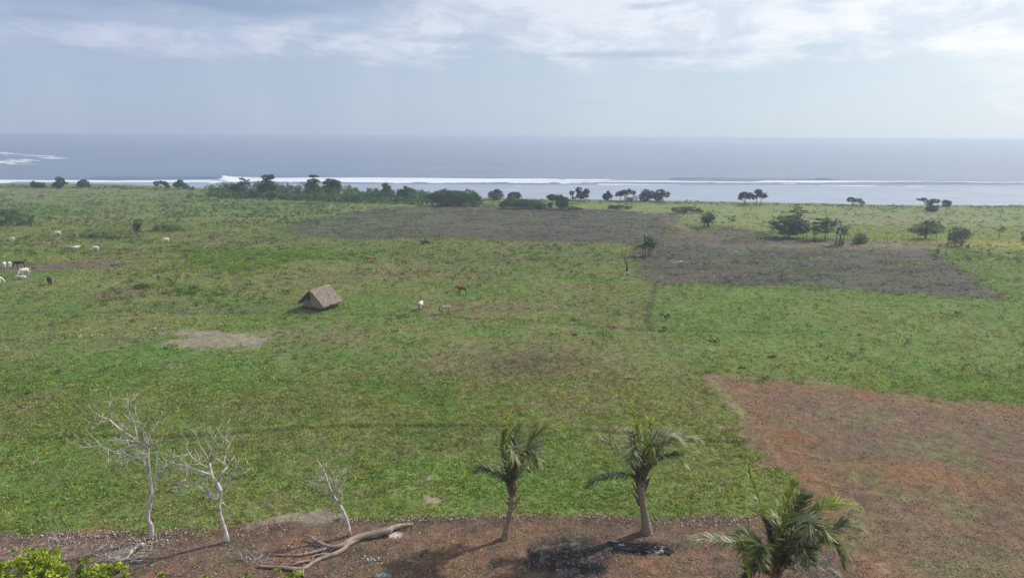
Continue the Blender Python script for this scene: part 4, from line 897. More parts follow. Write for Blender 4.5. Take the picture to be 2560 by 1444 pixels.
palm((1150 + 1456 / 3.111, 980 + 1088 / 3.111), None, 'thicker middle coconut palm with shiny fronds spread both ways', tB, [
    (Z((1412, 700), (1400, 540), (1388, 400), (1375, 270), (1352, 155)), .2, YG, dict(wlen=.6, droop=.3, wind=.2, n=50)),
    (Z((1415, 700), (1428, 520), (1442, 400), (1440, 300), (1425, 225)), .3, YG, dict(wlen=.5, droop=.5, wind=.3)),
    (Z((1418, 700), (1450, 520), (1475, 380), (1500, 270), (1480, 215)), 1.0, YG, dict(wlen=.5, wind=.4)),
    (Z((1418, 700), (1425, 540), (1470, 410), (1550, 335), (1640, 325), (1720, 370)), -.6, SG, dict(wlen=.85, droop=.9, wind=.5, n=56)),
    (Z((1418, 700), (1460, 570), (1540, 460), (1640, 380), (1740, 340), (1850, 365)), .3, SG, dict(wlen=.85, droop=.9, wind=.45, n=60)),
    (Z((1420, 700), (1480, 590), (1560, 520), (1640, 495), (1700, 500), (1745, 555)), -.7, GG, dict(wlen=.8, droop=1.0, wind=.35, n=52)),
    (Z((1415, 710), (1360, 610), (1290, 520), (1210, 440), (1150, 390), (1085, 365)), .4, DG, dict(wlen=.75, droop=1.0, wind=.3, n=56)),
    (Z((1410, 730), (1350, 655), (1250, 640), (1150, 645), (1060, 670), (985, 712)), -.2, DG, dict(wlen=.6, droop=1.2, wind=.1, n=52)),
    (Z((1415, 700), (1395, 560), (1370, 430), (1345, 350), (1335, 310)), -.8, SG, dict(wlen=.75, droop=.9, wind=.1)),
    (Z((1415, 700), (1400, 560), (1370, 440), (1345, 430), (1340, 520)), -2.0, SG, dict(wlen=.9, droop=1.1, wind=.25)),
    (Z((1420, 700), (1440, 560), (1460, 450), (1500, 420), (1540, 500)), -2.0, DG, dict(wlen=.95, droop=1.1, wind=.4)),
    (Z((1415, 700), (1420, 560), (1440, 440), (1480, 370), (1560, 360)), 1.6, DG, dict(wlen=.8, droop=1.0, wind=.5)),
], [(*Z((1395, 850), (1330, 760)), .09), (*Z((1390, 800), (1335, 690)), .07), (*Z((1400, 760), (1345, 650)), .10), (*Z((1430, 760), (1480, 660)), .10), (*Z((1430, 720), (1500, 625)), .05), (*Z((1425, 800), (1468, 700)), .08),
    (*Z((1430, 790), (1465, 800)), .06), (*Z((1400, 740), (1298, 692)), .035), (*Z((1395, 880), (1360, 800)), .07)], heart_r=.38)
YC = 29.5
tC = [(1945, 1700, .34), (1943, 1620, .24), (1941, 1540, .2), (1940, 1470, .24), (1940, 1430, .2)]
gC = PY(1945, 1700, YC)
palm((1945, 1700), YC, 'nearest coconut palm at the lower right, cut off by the bottom edge, with orange nuts', [(a, b, r) for a, b, r in tC], [(f[0], f[1], tuple(q * .88 for q in f[2]), dict(f[3], wlen=f[3]['wlen'] * .85, n=int(f[3]['n'] * 1.9), lw=.62)) for f in [
    (Cz((775, 1420), (745, 1250), (700, 1080), (655, 920), (610, 790), (585, 685)), .2, YG, dict(wlen=.40, droop=.5, wind=-.15, n=60)),
    (Cz((765, 1420), (690, 1330), (600, 1262), (480, 1215), (350, 1185), (225, 1192)), -.4, SG, dict(wlen=.75, droop=1.2, wind=.25, n=60)),
    (Cz((780, 1420), (785, 1250), (810, 1080), (850, 930), (905, 815)), .5, YG, dict(wlen=.75, wind=.35, n=56)),
    (Cz((785, 1420), (820, 1250), (865, 1100), (920, 980), (965, 900)), 1.0, DG, dict(wlen=.8, wind=.4, n=56)),
    (Cz((790, 1420), (860, 1240), (960, 1080), (1060, 985), (1170, 945), (1295, 965)), .3, YG, dict(wlen=.75, droop=.7, wind=.45, n=64)),
    (Cz((790, 1420), (830, 1240), (890, 1120), (970, 1070), (1000, 1120), (960, 1260)), -1.5, SG, dict(wlen=.8, droop=1.1, wind=.1, n=60)),
    (Cz((795, 1420), (900, 1290), (1010, 1200), (1130, 1140), (1220, 1090), (1315, 1105)), -.3, SG, dict(wlen=.8, droop=.8, wind=.4, n=64)),
    (Cz((770, 1420), (700, 1310), (620, 1240), (560, 1200), (545, 1240), (600, 1400)), -1.6, YG, dict(wlen=.65, droop=1.0, wind=.25, n=56)),
    (Cz((770, 1420), (690, 1290), (620, 1200), (570, 1165), (525, 1160)), .8, DG, dict(wlen=.8, wind=.3, n=50)),
    (Cz((790, 1420), (900, 1300), (1020, 1210), (1120, 1190), (1190, 1250), (1230, 1340)), -.9, GG, dict(wlen=.8, droop=1.1, wind=.3, n=60)),
    (Cz((775, 1420), (760, 1290), (745, 1180), (720, 1100), (690, 1040)), -.3, DG, dict(wlen=.6, wind=.4, n=50)),
    (Cz((780, 1420), (860, 1260), (950, 1150), (1050, 1100), (1120, 1160)), -1.2, GG, dict(wlen=.9, droop=1.1, wind=.3, n=56)),
    (Cz((780, 1420), (790, 1280), (800, 1160), (830, 1080), (880, 1060)), 1.2, DK, dict(wlen=.9, droop=.9, wind=.4, n=56)),
    (Cz((775, 1420), (720, 1300), (680, 1230), (650, 1230), (640, 1330)), -2.2, DG, dict(wlen=.9, droop=1.1, wind=.3, n=50)),
    (Cz((785, 1420), (850, 1300), (900, 1240), (960, 1250), (1000, 1340)), -2.2, DG, dict(wlen=.9, droop=1.1, wind=.3, n=50)),
    (Cz((785, 1425), (870, 1350), (980, 1320), (1090, 1350), (1170, 1430)), .5, DK, dict(wlen=.9, droop=1.1, wind=.3, n=50)),
    (Cz((770, 1425), (700, 1380), (640, 1370), (580, 1400), (540, 1460)), .2, DK, dict(wlen=.8, droop=1.1, wind=.3, n=50)),
]], [(*Cz((780, 1430), (850, 1360)), .05), (*Cz((770, 1440), (700, 1400)), .05)], nuts=[(1650 + a / 2.655, 900 + b / 2.655) for a, b in ((690, 1352), (712, 1350), (700, 1372), (725, 1372), (682, 1385), (742, 1392), (710, 1395), (735, 1360))])

# ------------------------------------------------------------------ bright shrubs at the bottom left
def leafy_tree_near(label, blobs, n, leaf, Y, foot, group='bright green treetops at the lower left', stray=()):
    s = Y / math.cos(PITCH) / FPX
    g = PY(foot[0], foot[1], Y); z0 = gz(g.x, Y); t = thing('leafy_shrub', label, 'shrub', (g.x, Y, z0), group)
    bl = []
    for (px_, py_, rx, ry, d) in blobs:
        p = PY(px_, py_, Y + d); m = mpp(p); bl.append((p.x - g.x, d, p.z - z0, rx * m, rx * m * .8, ry * m))
    crown('leaves', bl, n, leaf, [(0.36, 0.44, 0.045), (0.28, 0.37, 0.04), (0.42, 0.47, 0.06), (0.18, 0.26, 0.03)], t, .22, None, 0, None, 1.0, .8)
    mb = MB()
    for b in bl:
        mb.tube(limb_pts((0, 0, 0), (b[0], b[1], b[2]), 5, .05), [.09, .07, .055, .04, .03, .015], 6)
        for q in range(5): mb.tube(limb_pts((b[0], b[1], b[2] - b[5]), (b[0] + random.uniform(-1, 1) * b[3], b[1] + random.uniform(-1, 1) * b[4], b[2] + random.uniform(-.3, .9) * b[5]), 3, .1), [.025, .02, .014, .006], 5)
    mb.build('stems', M_BARK, t)
leafy_tree_near('largest bright yellow-green shrub top filling the lower left corner', [(105, 1402, 52, 26, 0), (60, 1425, 60, 26, -.4), (135, 1425, 40, 26, .3), (5, 1425, 26, 20, 0), (5, 1412, 18, 8, .2), (72, 1372, 14, 8, 0), (110, 1440, 60, 20, -1), (33, 1375, 6, 3, .2)], 3400, .23, 33, (80, 1560))
leafy_tree_near('narrow bright green sprig between the corner shrub and the spreading one', [(205, 1402, 15, 14, 0), (200, 1418, 10, 10, 0)], 330, .21, 33.5, (205, 1560))
leafy_tree_near('spreading bright green shrub top right of the narrow sprig', [(240, 1432, 42, 14, 0), (290, 1420, 22, 16, 0), (205, 1438, 20, 10, 0), (312, 1436, 14, 10, 0)], 1300, .22, 33.5, (255, 1560))
leafy_tree_near('row of bright leaf tips at the bottom edge below the fallen tree', [(735, 1436, 24, 9, 0), (620, 1438, 12, 6, 0), (515, 1437, 10, 5, 0), (400, 1434, 12, 8, 0), (690, 1428, 14, 5, .3)], 620, .18, 34, (640, 1560))
# thin weeds by the shrubs
# ------------------------------------------------------------------ thatched hut
M_THATCH = m_plain('thatch', (0.250, 0.200, 0.165), 0.95, 0.22, 1.6, 0.8, 0.05, stretch=(2, 6, 1))
M_MAT = m_plain('woven_wall', (0.36, 0.285, 0.19), 0.9, 0.2, 5, 0.5, 0.02)
M_WOOD = m_plain('hut_wood', (0.115, 0.085, 0.062), 0.9, 0.3, 4)
M_DOOR = m_plain('hut_door', (0.25, 0.215, 0.205), 0.85, 0.15, 4)
M_RIDGE = m_plain('pale_ridge', (0.42, 0.40, 0.30), 0.9, 0.2, 5)
def hut():
    c = G(800, 775); g1 = G(778, 773)
    u = Vector((0.46, 0.89, 0)).normalized()                 # along the ridge, away from the gable
    v = Vector((u.y, -u.x, 0))                                # to the right of the gable
    org = Vector((g1.x, g1.y, gz(g1.x, g1.y))); org = org + v * 0.45
    ang = math.atan2(v.y, v.x)                                # local x = v, local y = u
    t = thing('thatched_hut', 'small thatched hut on short posts standing alone in the meadow', 'hut', org, None, ang)
    L, hw, fz, ez, rz_ = 3.35, 1.95, .34, .95, 3.1
    # floor, posts
    mb = MB(); mb.box((0, L / 2, fz - .06), (2 * hw + .1, L, .10)); mb.box((0, -.22, fz - .10), (2 * hw - .3, .42, .06)); mb.build('floor', M_WOOD, t, False)
    for sx_ in (-hw, 0, hw):
        for yy in (.1, L / 2, L - .1):
            b = MB(); b.tube([(sx_, yy, -.15), (sx_ + .02, yy, fz)], [.09, .075], 8); b.build('post', M_WOOD, t)
    # walls: gable ends and low sides
    def slab(poly, y, th, name, mat):
        b = MB(); n = len(poly); vs = [(x, y, z) for x, z in poly] + [(x, y + th, z) for x, z in poly]
        b.add(vs, [tuple(range(n)), tuple(range(2 * n - 1, n - 1, -1))] + [(i, i + n, (i + 1) % n + n, (i + 1) % n) for i in range(n)]); return b.build(name, mat, t, False)
    rs = (rz_ - ez) / (hw + .55)
    top = lambda x: rz_ - .16 - rs * abs(x)
    slab([(-.55, fz), (hw, fz), (hw, top(hw)), (0, top(0)), (-.55, top(.55))], 0.0, .06, 'gable_wall', M_MAT)
    slab([(-hw, fz), (-1.12, fz), (-1.12, top(1.12)), (-hw, top(hw))], 0.10, .06, 'side_panel', M_MAT)
    slab([(-hw, fz), (hw, fz), (hw, top(hw)), (0, top(0)), (-hw, top(hw))], L - .06, .06, 'gable_wall', M_MAT)
    slab([(-1.12, fz + 1.25), (-.55, fz + 1.25), (-.55, top(.55)), (-1.12, top(1.12))], 0.05, .05, 'lintel_panel', M_WOOD)
    for sx_ in (-hw, hw - .06):
        b = MB(); b.box((sx_ + .03, L / 2, (fz + top(hw)) / 2), (.06, L - .14, top(hw) - fz)); b.build('side_wall', M_MAT, t, False)
    b = MB(); b.box((-.80, -.03, fz + .50), (.50, .05, 1.12)); d = b.build('door', M_DOOR, t, False); 
    b = MB(); b.box((-1.13, -.02, fz + .7), (.07, .07, 1.5)); b.box((-.52, -.035, fz + .7), (.07, .07, 1.5)); b.box((-.82, -.04, fz + 1.28), (.68, .06, .07)); b.build('door_frame', M_WOOD, t, False)
    b = MB(); b.box((.66, -.03, fz + .12), (2.3, .05, .07)); b.box((.66, -.30, fz - .16), (2.4, .08, .06)); b.box((-1.5, -.28, fz - .14), (.7, .08, .06)); b.build('rail', M_DOOR, t, False)
    # thatch: two thick slopes with ragged fringe
    ex, ey0, ey1 = hw + .55, -.62, L + .45
    for sgn in (-1, 1):
        b = MB(); nu, nv = 16, 26; vs = []; fs = []
        for lay, dz in ((0, 0.0), (1, -.17)):
            for i in range(nu + 1):
                for j in range(nv + 1):
                    x = ex * i / nu; y = ey0 + (ey1 - ey0) * j / nv
                    jag = .10 * vn(np.array([y * 5.0 + sgn * 9]), np.array([1.0]))[0] if i == nu else 0
                    zz = rz_ - rs * x + dz * (1 if i < nu else .8) + .07 * (vn(np.array([x * 3]), np.array([y * 3 + 7]))[0] - .5) + .12 * math.sin(math.pi * x / ex) - .07 * math.sin(math.pi * (y - ey0) / (ey1 - ey0)) * (1 - x / ex)
                    yj = y + (.07 * (vn(np.array([x * 6.0]), np.array([3.0 + sgn]))[0] - .5) * (1 if j in (0, nv) else 0))
                    vs.append((sgn * (x + jag), yj, zz - jag * rs))
        M_ = (nu + 1) * (nv + 1)
        for i in range(nu):
            for j in range(nv):
                a = i * (nv + 1) + j; q = (a, a + 1, a + nv + 2, a + nv + 1); fs.append(q); fs.append(tuple(k + M_ for k in q[::-1]))
        for j in range(nv): a = nu * (nv + 1) + j; fs.append((a, a + 1, a + 1 + M_, a + M_))
        for i in range(nu):
            for j in (0, nv): a = i * (nv + 1) + j; fs.append((a, a + nv + 1, a + nv + 1 + M_, a + M_))
        b.add(vs, fs)
        # straw fringe and loose straws
        for i in range(150):
            y = random.uniform(ey0, ey1); x = ex + .02; l = random.uniform(.06, .24)
            b.tube([(sgn * x, y, rz_ - rs * x - .08), (sgn * (x + l * .35), y + random.uniform(-.03, .03), rz_ - rs * x - .08 - l)], [.022, .008], 3, False)
        for i in range(120):
            x = random.uniform(0, ex); l = random.uniform(.05, .16); y = ey0
            b.tube([(sgn * x, y + .02, rz_ - rs * x - .06), (sgn * (x + .05), y - l * .5, rz_ - rs * x - .06 - l)], [.02, .008], 3, False)
        for i in range(190):
            x = random.uniform(.05, ex * .97); y = random.uniform(ey0, ey1); l = random.uniform(.12, .4)
            z = rz_ - rs * x + .12 * math.sin(math.pi * x / ex) + .02; b.tube([(sgn * x, y, z), (sgn * min(ex, x + l * .75), y + random.uniform(-.05, .05), z - l * rs * .75 + .015)], [.014, .006], 3, False)
        b.build('thatch_slope', M_THATCH, t, False)
    b = MB(); b.tube([(0, ey0, rz_ + .03), (0.02, L / 2, rz_ - .05), (0, ey1, rz_ + .05)], [.05, .06, .05], 8); b.build('ridge_cap', M_RIDGE, t)
    for yy in (.9, 1.9, 2.9, 4.1):                            # props under the right-hand eave
        b = MB(); b.tube([(hw + .42, yy, -.1), (hw + .40, yy, top(hw + .40) + .02)], [.045, .04], 6); b.build('eave_prop', M_WOOD, t)
hut()

# ------------------------------------------------------------------ pink beach shelter
def shelter():
    g = G(1577, 504); s = mpp(g); t = thing('beach_shelter', 'small pink and white beach shelter with dark red base between the shore trees', 'shelter', (g.x, g.y, gz(g.x, g.y) - .05))
    pk = m_plain('pink_paint', (0.72, 0.52, 0.56), .7, .1); rd = m_plain('red_base', (0.26, 0.14, 0.15), .8, .2); wh = m_plain('white_cloth', (0.74, 0.77, 0.80), .8, .06)
    X = lambda px_: (px_ - 1577) * s; Zz = lambda py_: (504 - py_) * s
    b = MB(); b.box((X(1575), .9, .75), (2.3, 1.8, 1.5)); b.build('base_wall', rd, t, False, .03)
    for px_, h in ((1560.5, 2.5), (1566, 2.4), (1584.5, 2.4), (1588, 2.2)):
        b = MB(); b.box((X(px_), 0, h / 2), (.28, .2, h)); b.build('post', pk, t, False, .02)
    b = MB()
    for yy in (-.1, 1.9):
        b.tube([(X(1563), yy, 2.2), (X(1569), yy, 2.55), (X(1576), yy, 3.1), (X(1583), yy, 2.55), (X(1588), yy, 2.2)], [.14, .15, .16, .15, .14], 6)
    b.tube([(X(1563), 0, 1.75), (X(1576), 0, 1.6), (X(1588), 0, 1.75)], [.12, .12, .12], 6); b.build('roof_frame', pk, t)
    b = MB(); b.box((X(1569.3), .9, 2.75), (2.4, 2.1, .07), M=Matrix.Rotation(-.42, 3, 'Y')); b.box((X(1582.7), .9, 2.75), (2.4, 2.1, .07), M=Matrix.Rotation(.42, 3, 'Y')); b.build('roof', rd, t, False)
    b = MB(); b.box((X(1591.5), .4, 1.1), (.9, .08, 2.3)); b.build('side_cloth', wh, t, False, .02)
    b = MB(); b.box((X(1562.5), .3, 1.0), (.7, .07, 1.8)); b.build('side_cloth', wh, t, False, .02)
shelter()

# ------------------------------------------------------------------ horses and cattle
def hide(name, c, legs=None, zleg=.55, patch=None):
    m, nt, b, o = mat_new(name); P = objco(nt); n = noise(nt, P, 5.0, 3, .5); s3 = nt.nodes.new('ShaderNodeSeparateXYZ'); nt.links.new(P.k, s3.inputs[0]); z = S(nt, s3.outputs[2])
    cc = mixc(nt, n.ss(.35, .65), tuple(q * .85 for q in c), tuple(min(1, q * 1.12) for q in c))
    if legs: cc = mixc(nt, (z + (n - .5) * .2).ss(zleg, zleg - .2), cc, legs)
    if patch: cc = mixc(nt, noise(nt, mapping(nt, P, (1, 1, 1), (3, 3, 3)), 1.8, 2, .5).ss(.52, .56), cc, patch)
    nt.links.new(cc.k, b.inputs['Base Color']); b.inputs['Roughness'].default_value = .75; b.inputs['Specular IOR Level'].default_value = .12; return m
H_BAY = hide('bay_hide', (0.15, 0.045, 0.018), (0.022, 0.015, 0.012), .5)
H_DUN = hide('dun_hide', (0.36, 0.20, 0.11), (0.05, 0.035, 0.025), .55)
H_ROAN = hide('pale_roan_hide', (0.52, 0.38, 0.29), (0.10, 0.08, 0.075), .55)
H_CREAM = hide('cream_hide', (0.68, 0.60, 0.48), (0.06, 0.045, 0.035), .6)
H_BROWN = hide('dark_brown_hide', (0.045, 0.022, 0.012), (0.03, 0.02, 0.015), .5)
H_WHITE = hide('white_hide', (0.74, 0.71, 0.65)); H_PINKW = hide('pinkish_white_hide', (0.70, 0.62, 0.58)); H_GREYW = hide('grey_white_hide', (0.52, 0.53, 0.52), None, .5, (0.30, 0.31, 0.32))
H_BLACK = hide('black_hide', (0.022, 0.020, 0.016)); H_MANE = hide('dark_hair', (0.025, 0.018, 0.014)); H_PMANE = hide('pale_hair', (0.5, 0.46, 0.40)); H_HORN = m_plain('horn', (0.3, .27, .2), .5)
H_GB = hide('grey_brown_hide', (0.12, 0.095, 0.075))
def animal(base, label, cat, name, mat, rz, sc=1.0, kind='horse', head='graze', tail='down', lying=False, hair=None, mane=True, group=None, gait=0.0):
    sc *= 1.1; g = G(*base); z0 = gz(g.x, g.y); t = thing(name, label, cat, (g.x, g.y, z0), group, R(rz) - ax(base[0])); cow = kind == 'cow'
    V, E, Rd = [], [], []
    def vtx(p, r, par=None):
        V.append(tuple(q * sc for q in p)); Rd.append(tuple(q * sc for q in (r if isinstance(r, tuple) else (r, r)))); i = len(V) - 1
        if par is not None: E.append((par, i))
        return i
    dz = -.60 if lying else 0.0; fat = 1.14 if cow else 1.0; low = -.06 if cow else 0
    pel = vtx((-.42, 0, 1.08 + dz + low), .235 * fat); rump = vtx((-.62, 0, 1.03 + dz + low), .16 * fat, pel)
    bel = vtx((-.02, 0, 1.00 + dz + low), .265 * fat, pel); che = vtx((.36, 0, 1.02 + dz + low), .25 * fat, bel); nb = vtx((.58, 0, 1.10 + dz + low), .17 * fat, che)
    if cow: nk = [(.72, 0, 1.12), (.86, 0, 1.14)] if head == 'up' else [(.78, 0, .86), (.93, 0, .52)]
    else: nk = [(.76, 0, 1.32), (.90, 0, 1.52)] if head == 'up' else ([(.80, 0, 1.16), (1.02, 0, 1.22)] if head == 'mid' else [(.82, 0, .88), (1.04, 0, .52)])
    if head == 'up': mz = (1.22, 0, 1.30 if not cow else .98); ml = (1.08, 0, 1.43 if not cow else 1.08)
    elif head == 'mid': mz = (1.34, 0, 1.02); ml = (1.20, 0, 1.14)
    else: mz = (1.16 if not cow else 1.02, 0, .10); ml = (1.12 if not cow else .99, 0, .30)
    sh = lambda p: (p[0], p[1], p[2] + dz + low * .5 if (head == 'up' or not lying) and p[2] + dz + low > .05 else max(.1, p[2] + dz))
    n1_ = vtx(sh(nk[0]), .125 * fat, nb); n2_ = vtx(sh(nk[1]), .095 * (1.15 if cow else 1), n1_); m1_ = vtx(sh(ml), .075 * (1.2 if cow else 1), n2_); m2_ = vtx(sh(mz), .055, m1_)
    for sy_ in (-1, 1):                                       # ears
        e = vtx((sh(nk[1])[0] - .02, sy_ * (.10 if not cow else .20), sh(nk[1])[2] + (.14 if not cow else .04)), .022, n2_)
    def leg(pts, par):
        for p, r in pts: par = vtx(p, r, par)
    for sy_ in (-1, 1):
        gf = gait * sy_
        if lying:
            leg([((.50, sy_ * .20, .30), .09), ((.72, sy_ * .24, .10), .055), ((.42, sy_ * .27, .05), .04)], che); leg([((-.30, sy_ * .28, .30), .14), ((-.02, sy_ * .34, .10), .07), ((-.40, sy_ * .36, .05), .045)], pel)
        else:
            leg([((.42, sy_ * .15, .78 + low), .10), ((.46 + gf * .5, sy_ * .15, .48), .058), ((.44 + gf, sy_ * .15, .13), .038), ((.48 + gf, sy_ * .15, .03), (.05, .05))], che)
            leg([((-.46, sy_ * .16, .82 + low), .14), ((-.40 - gf * .3, sy_ * .17, .66 + low), .095), ((-.60 - gf, sy_ * .16, .45), .052), ((-.54 - gf, sy_ * .16, .12), .038), ((-.50 - gf, sy_ * .16, .03), (.05, .05))], pel)
    if cow: vtx((.40, 0, 1.22 + dz + low), .11, che)          # hump of the zebu
    me = bpy.data.meshes.new('body'); me.from_pydata(V, E, []); o = new_obj('body', me, t, mat)
    sk = o.modifiers.new('skin', 'SKIN'); sk.use_smooth_shade = True
    for i, v in enumerate(me.skin_vertices[0].data): v.radius = Rd[i]; v.use_root = (i == 0)
    sb = o.modifiers.new('sub', 'SUBSURF'); sb.levels = 1; sb.render_levels = 2
    hm = hair or H_MANE; b = MB()
    zt = (1.10 + dz + low) * sc
    if tail == 'up': b.tube([(-.70 * sc, 0, zt), (-.88 * sc, 0, zt + .14 * sc), (-1.02 * sc, 0, zt + .08 * sc), (-1.16 * sc, 0, zt - .04 * sc)], [.035 * sc, .06 * sc, .08 * sc, .02], 6)
    elif tail == 'high': b.tube([(-.70 * sc, 0, zt), (-.80 * sc, 0, zt + .22 * sc), (-.86 * sc, 0, zt + .36 * sc), (-.80 * sc, 0, zt + .5 * sc)], [.06 * sc, .08 * sc, .06 * sc, .02], 6)
    else: b.tube([(-.74 * sc, 0, zt - .02), (-.84 * sc, 0, zt - .18 * sc), (-.84 * sc, 0, zt - .45 * sc), (-.80 * sc, 0, max(.05, zt - .75 * sc))], [.03 * sc, (.03 if cow else .055) * sc, (.03 if cow else .065) * sc, .02], 6)
    b.build('tail', hm, t)
    if not cow and mane:
        b = MB(); P = [nb, n1_, n2_]; vs, fs = [], []
        for i, k in enumerate(P):
            p = Vector(V[k]); r = Rd[k][0]; nx_ = Vector(V[P[min(i + 1, 2)]]) - Vector(V[P[max(i - 1, 0)]]); up_ = Vector((-nx_.z, 0, nx_.x)).normalized()
            for dyy, q in ((-.05, .75), (0, 1.30), (.05, .75)): vs.append(p + up_ * r * q + Vector((0, dyy * sc, 0)))
        fs = [(i * 3 + j, i * 3 + j + 1, i * 3 + j + 4, i * 3 + j + 3) for i in range(2) for j in range(2)]; b.add(vs, fs); b.build('mane', hm, t)
    if cow:
        p = Vector(V[n2_])
        for sy_ in (-1, 1):
            b = MB(); b.tube([p + Vector((0, sy_ * .07, .06)) * sc, p + Vector((0, sy_ * .17, .14)) * sc, p + Vector((.03, sy_ * .16, .26)) * sc], [.025 * sc, .018 * sc, .006], 5); b.build('horn', H_HORN, t)
    return t
HG, CG = 'horses grazing in the meadow', 'cattle in the left meadow'
animal((1156, 736), 'bay horse standing with head low and tail lifted, right of the pale horses', 'horse', 'horse', H_BAY, 180, .98, head='mid', tail='up', group=HG)
animal((1052, 775), 'cream horse seen from behind with dark legs, between the hut and the roan horse', 'horse', 'horse', H_CREAM, 72, 1.0, head='graze', tail='down', group=HG)
animal((1114, 784), 'pale roan horse with black mane grazing, facing right on the bare patch', 'horse', 'horse', H_ROAN, -8, 1.0, head='graze', group=HG, gait=.10)
animal((926, 656), 'dun horse with dark tail and head down near the end of the scrub patch', 'horse', 'horse', H_DUN, 190, 1.0, head='graze', group=HG)
animal((626, 656), 'dark brown horse half hidden in the yellow-green scrub patch', 'horse', 'horse', H_GB, 5, .85, head='graze', group=HG, mane=False)
animal((642, 608), 'small grey-brown animal far off above the scrub patch', 'calf', 'calf', H_GB, 80, .62, 'cow', 'graze', group=CG)
animal((52, 670), 'dark bay horse with head down and tail up, behind the white cows at left', 'horse', 'horse', H_BROWN, 183, 1.05, head='graze', tail='high', group=HG)
animal((63, 688), 'pinkish white cow standing rump up in front of the dark bay horse', 'cow', 'cow', H_PINKW, 205, 1.12, 'cow', 'graze', group=CG, hair=H_PMANE)
animal((56, 697), 'grey and white cow lying just below the pinkish white one', 'cow', 'cow', H_GREYW, 170, 1.05, 'cow', 'up', lying=True, group=CG, hair=H_PMANE)
animal((125, 713), 'black calf facing away, alone below the cattle at left', 'calf', 'calf', H_BLACK, 95, 1.05, 'cow', 'up', group=CG)
animal((12, 669), 'white cow seen end-on, leftmost of the two beside the dark bay horse', 'cow', 'cow', H_WHITE, 85, .9, 'cow', 'graze', group=CG, hair=H_PMANE)
animal((25, 666), 'white cow seen end-on between its white neighbour and the dark bay horse', 'cow', 'cow', H_WHITE, 100, .82, 'cow', 'graze', group=CG, hair=H_PMANE)
animal((-7, 709), 'white cow cut by the left edge with only its front showing', 'cow', 'cow', H_WHITE, -5, 1.0, 'cow', 'graze', group=CG, hair=H_PMANE)
animal((145, 591), 'white cow standing side-on, topmost of the cattle at left', 'cow', 'cow', H_WHITE, 178, 1.0, 'cow', 'graze', group=CG, hair=H_PMANE, gait=.08)
animal((31, 602), 'small white calf at the far left by a dark furrow', 'calf', 'calf', H_WHITE, 150, .72, 'cow', 'graze', group=CG, hair=H_PMANE)
animal((180, 621), 'white cow lying down, left one of the resting pair', 'cow', 'cow', H_GREYW, 175, .85, 'cow', 'up', lying=True, group=CG, hair=H_PMANE)
animal((191, 620), 'white cow lying down, right one of the resting pair with raised head', 'cow', 'cow', H_WHITE, 20, .85, 'cow', 'up', lying=True, group=CG, hair=H_PMANE)
animal((240, 629), 'greyish white cow grazing right of the resting pair', 'cow', 'cow', H_WHITE, 172, .90, 'cow', 'graze', group=CG, hair=H_PMANE)
animal((416, 608), 'white cow grazing, rightmost of all the white cattle', 'cow', 'cow', H_WHITE, 185, .95, 'cow', 'graze', group=CG, hair=H_PMANE)

# ------------------------------------------------------------------ burnt heap, stones and small litter
def rocks(name, label, pts, mats, kind, size, seed=1, flat=.6):
    r = np.random.default_rng(seed); oct_ = np.array([(1, 0, 0), (-1, 0, 0), (0, 1, 0), (0, -1, 0), (0, 0, 1), (0, 0, -1), (.7, .7, .5), (-.7, -.7, .4)])[:6]
    fc = np.array([(0, 2, 4), (2, 1, 4), (1, 3, 4), (3, 0, 4), (2, 0, 5), (1, 2, 5), (3, 1, 5), (0, 3, 5)])
    P = np.array(pts); n = len(P); sz = size * r.uniform(.4, 1.5, n) ** 1.3; z = ground_z(P[:, 0], P[:, 1])
    V = oct_[None] * r.uniform(.6, 1.3, (n, 6, 3)) * sz[:, None, None]; V[:, :, 2] *= flat; a = r.uniform(0, 6.3, n); c, s = np.cos(a), np.sin(a)
    x = V[:, :, 0] * c[:, None] - V[:, :, 1] * s[:, None]; y = V[:, :, 0] * s[:, None] + V[:, :, 1] * c[:, None]
    V = np.stack([x + P[:, 0][:, None], y + P[:, 1][:, None], V[:, :, 2] + z[:, None] + (sz * flat * .4)[:, None]], 2).reshape(-1, 3)
    F = (fc[None] + (np.arange(n) * 6)[:, None, None]).reshape(-1, 3); cols = np.array(mats)[r.integers(0, len(mats), n)] * r.uniform(.7, 1.15, (n, 1))
    o = new_obj(name, arr_mesh(name, V, F, np.repeat(cols, 6, 0)), None, M_LITTER); tag(o, label, None, None, kind); return o
pts = []
bx = np.array([q[0] for q in BUND]); by = np.array([q[1] for q in BUND]); r_ = np.random.default_rng(4)
dens = lambda px_: 1.0
for px0, px1, n in ((0, 250, 260), (250, 470, 380), (560, 720, 130), (850, 1200, 620), (1240, 1330, 170), (1480, 1680, 150), (1700, 1880, 420), (1330, 1480, 60)):
    for i in range(int(n * .7)):
        px_ = r_.uniform(px0, px1); py_ = np.interp(px_, [0, 330, 560, 700, 830, 960, 1300, 1700, 1880], [1350, 1338, 1336, 1326, 1306, 1303, 1296, 1301, 1304]) + r_.normal() * 4.5
        g = G(px_, py_); pts.append((g.x, g.y))
for cx, cy, w, h, n in ((930, 1400, 28, 12, 170), (380, 1352, 60, 10, 170), (300, 1400, 70, 16, 90), (650, 1395, 60, 18, 50), (620, 1350, 200, 40, 90), (300, 1350, 180, 10, 120), (1780, 1312, 60, 8, 120)):
    for i in range(n): g = G(cx + r_.normal() * w * .6, cy + r_.normal() * h * .6); pts.append((g.x, g.y))
rocks('coral_rubble', 'pale coral stones and rubble strewn along the dirt edge', pts, [(0.52, 0.45, 0.38), (0.38, 0.30, 0.24), (0.20, 0.14, 0.11), (0.56, 0.50, 0.43), (0.26, 0.19, 0.15), (0.30, 0.22, 0.17), (0.16, 0.11, 0.09)], 'stuff', .058)
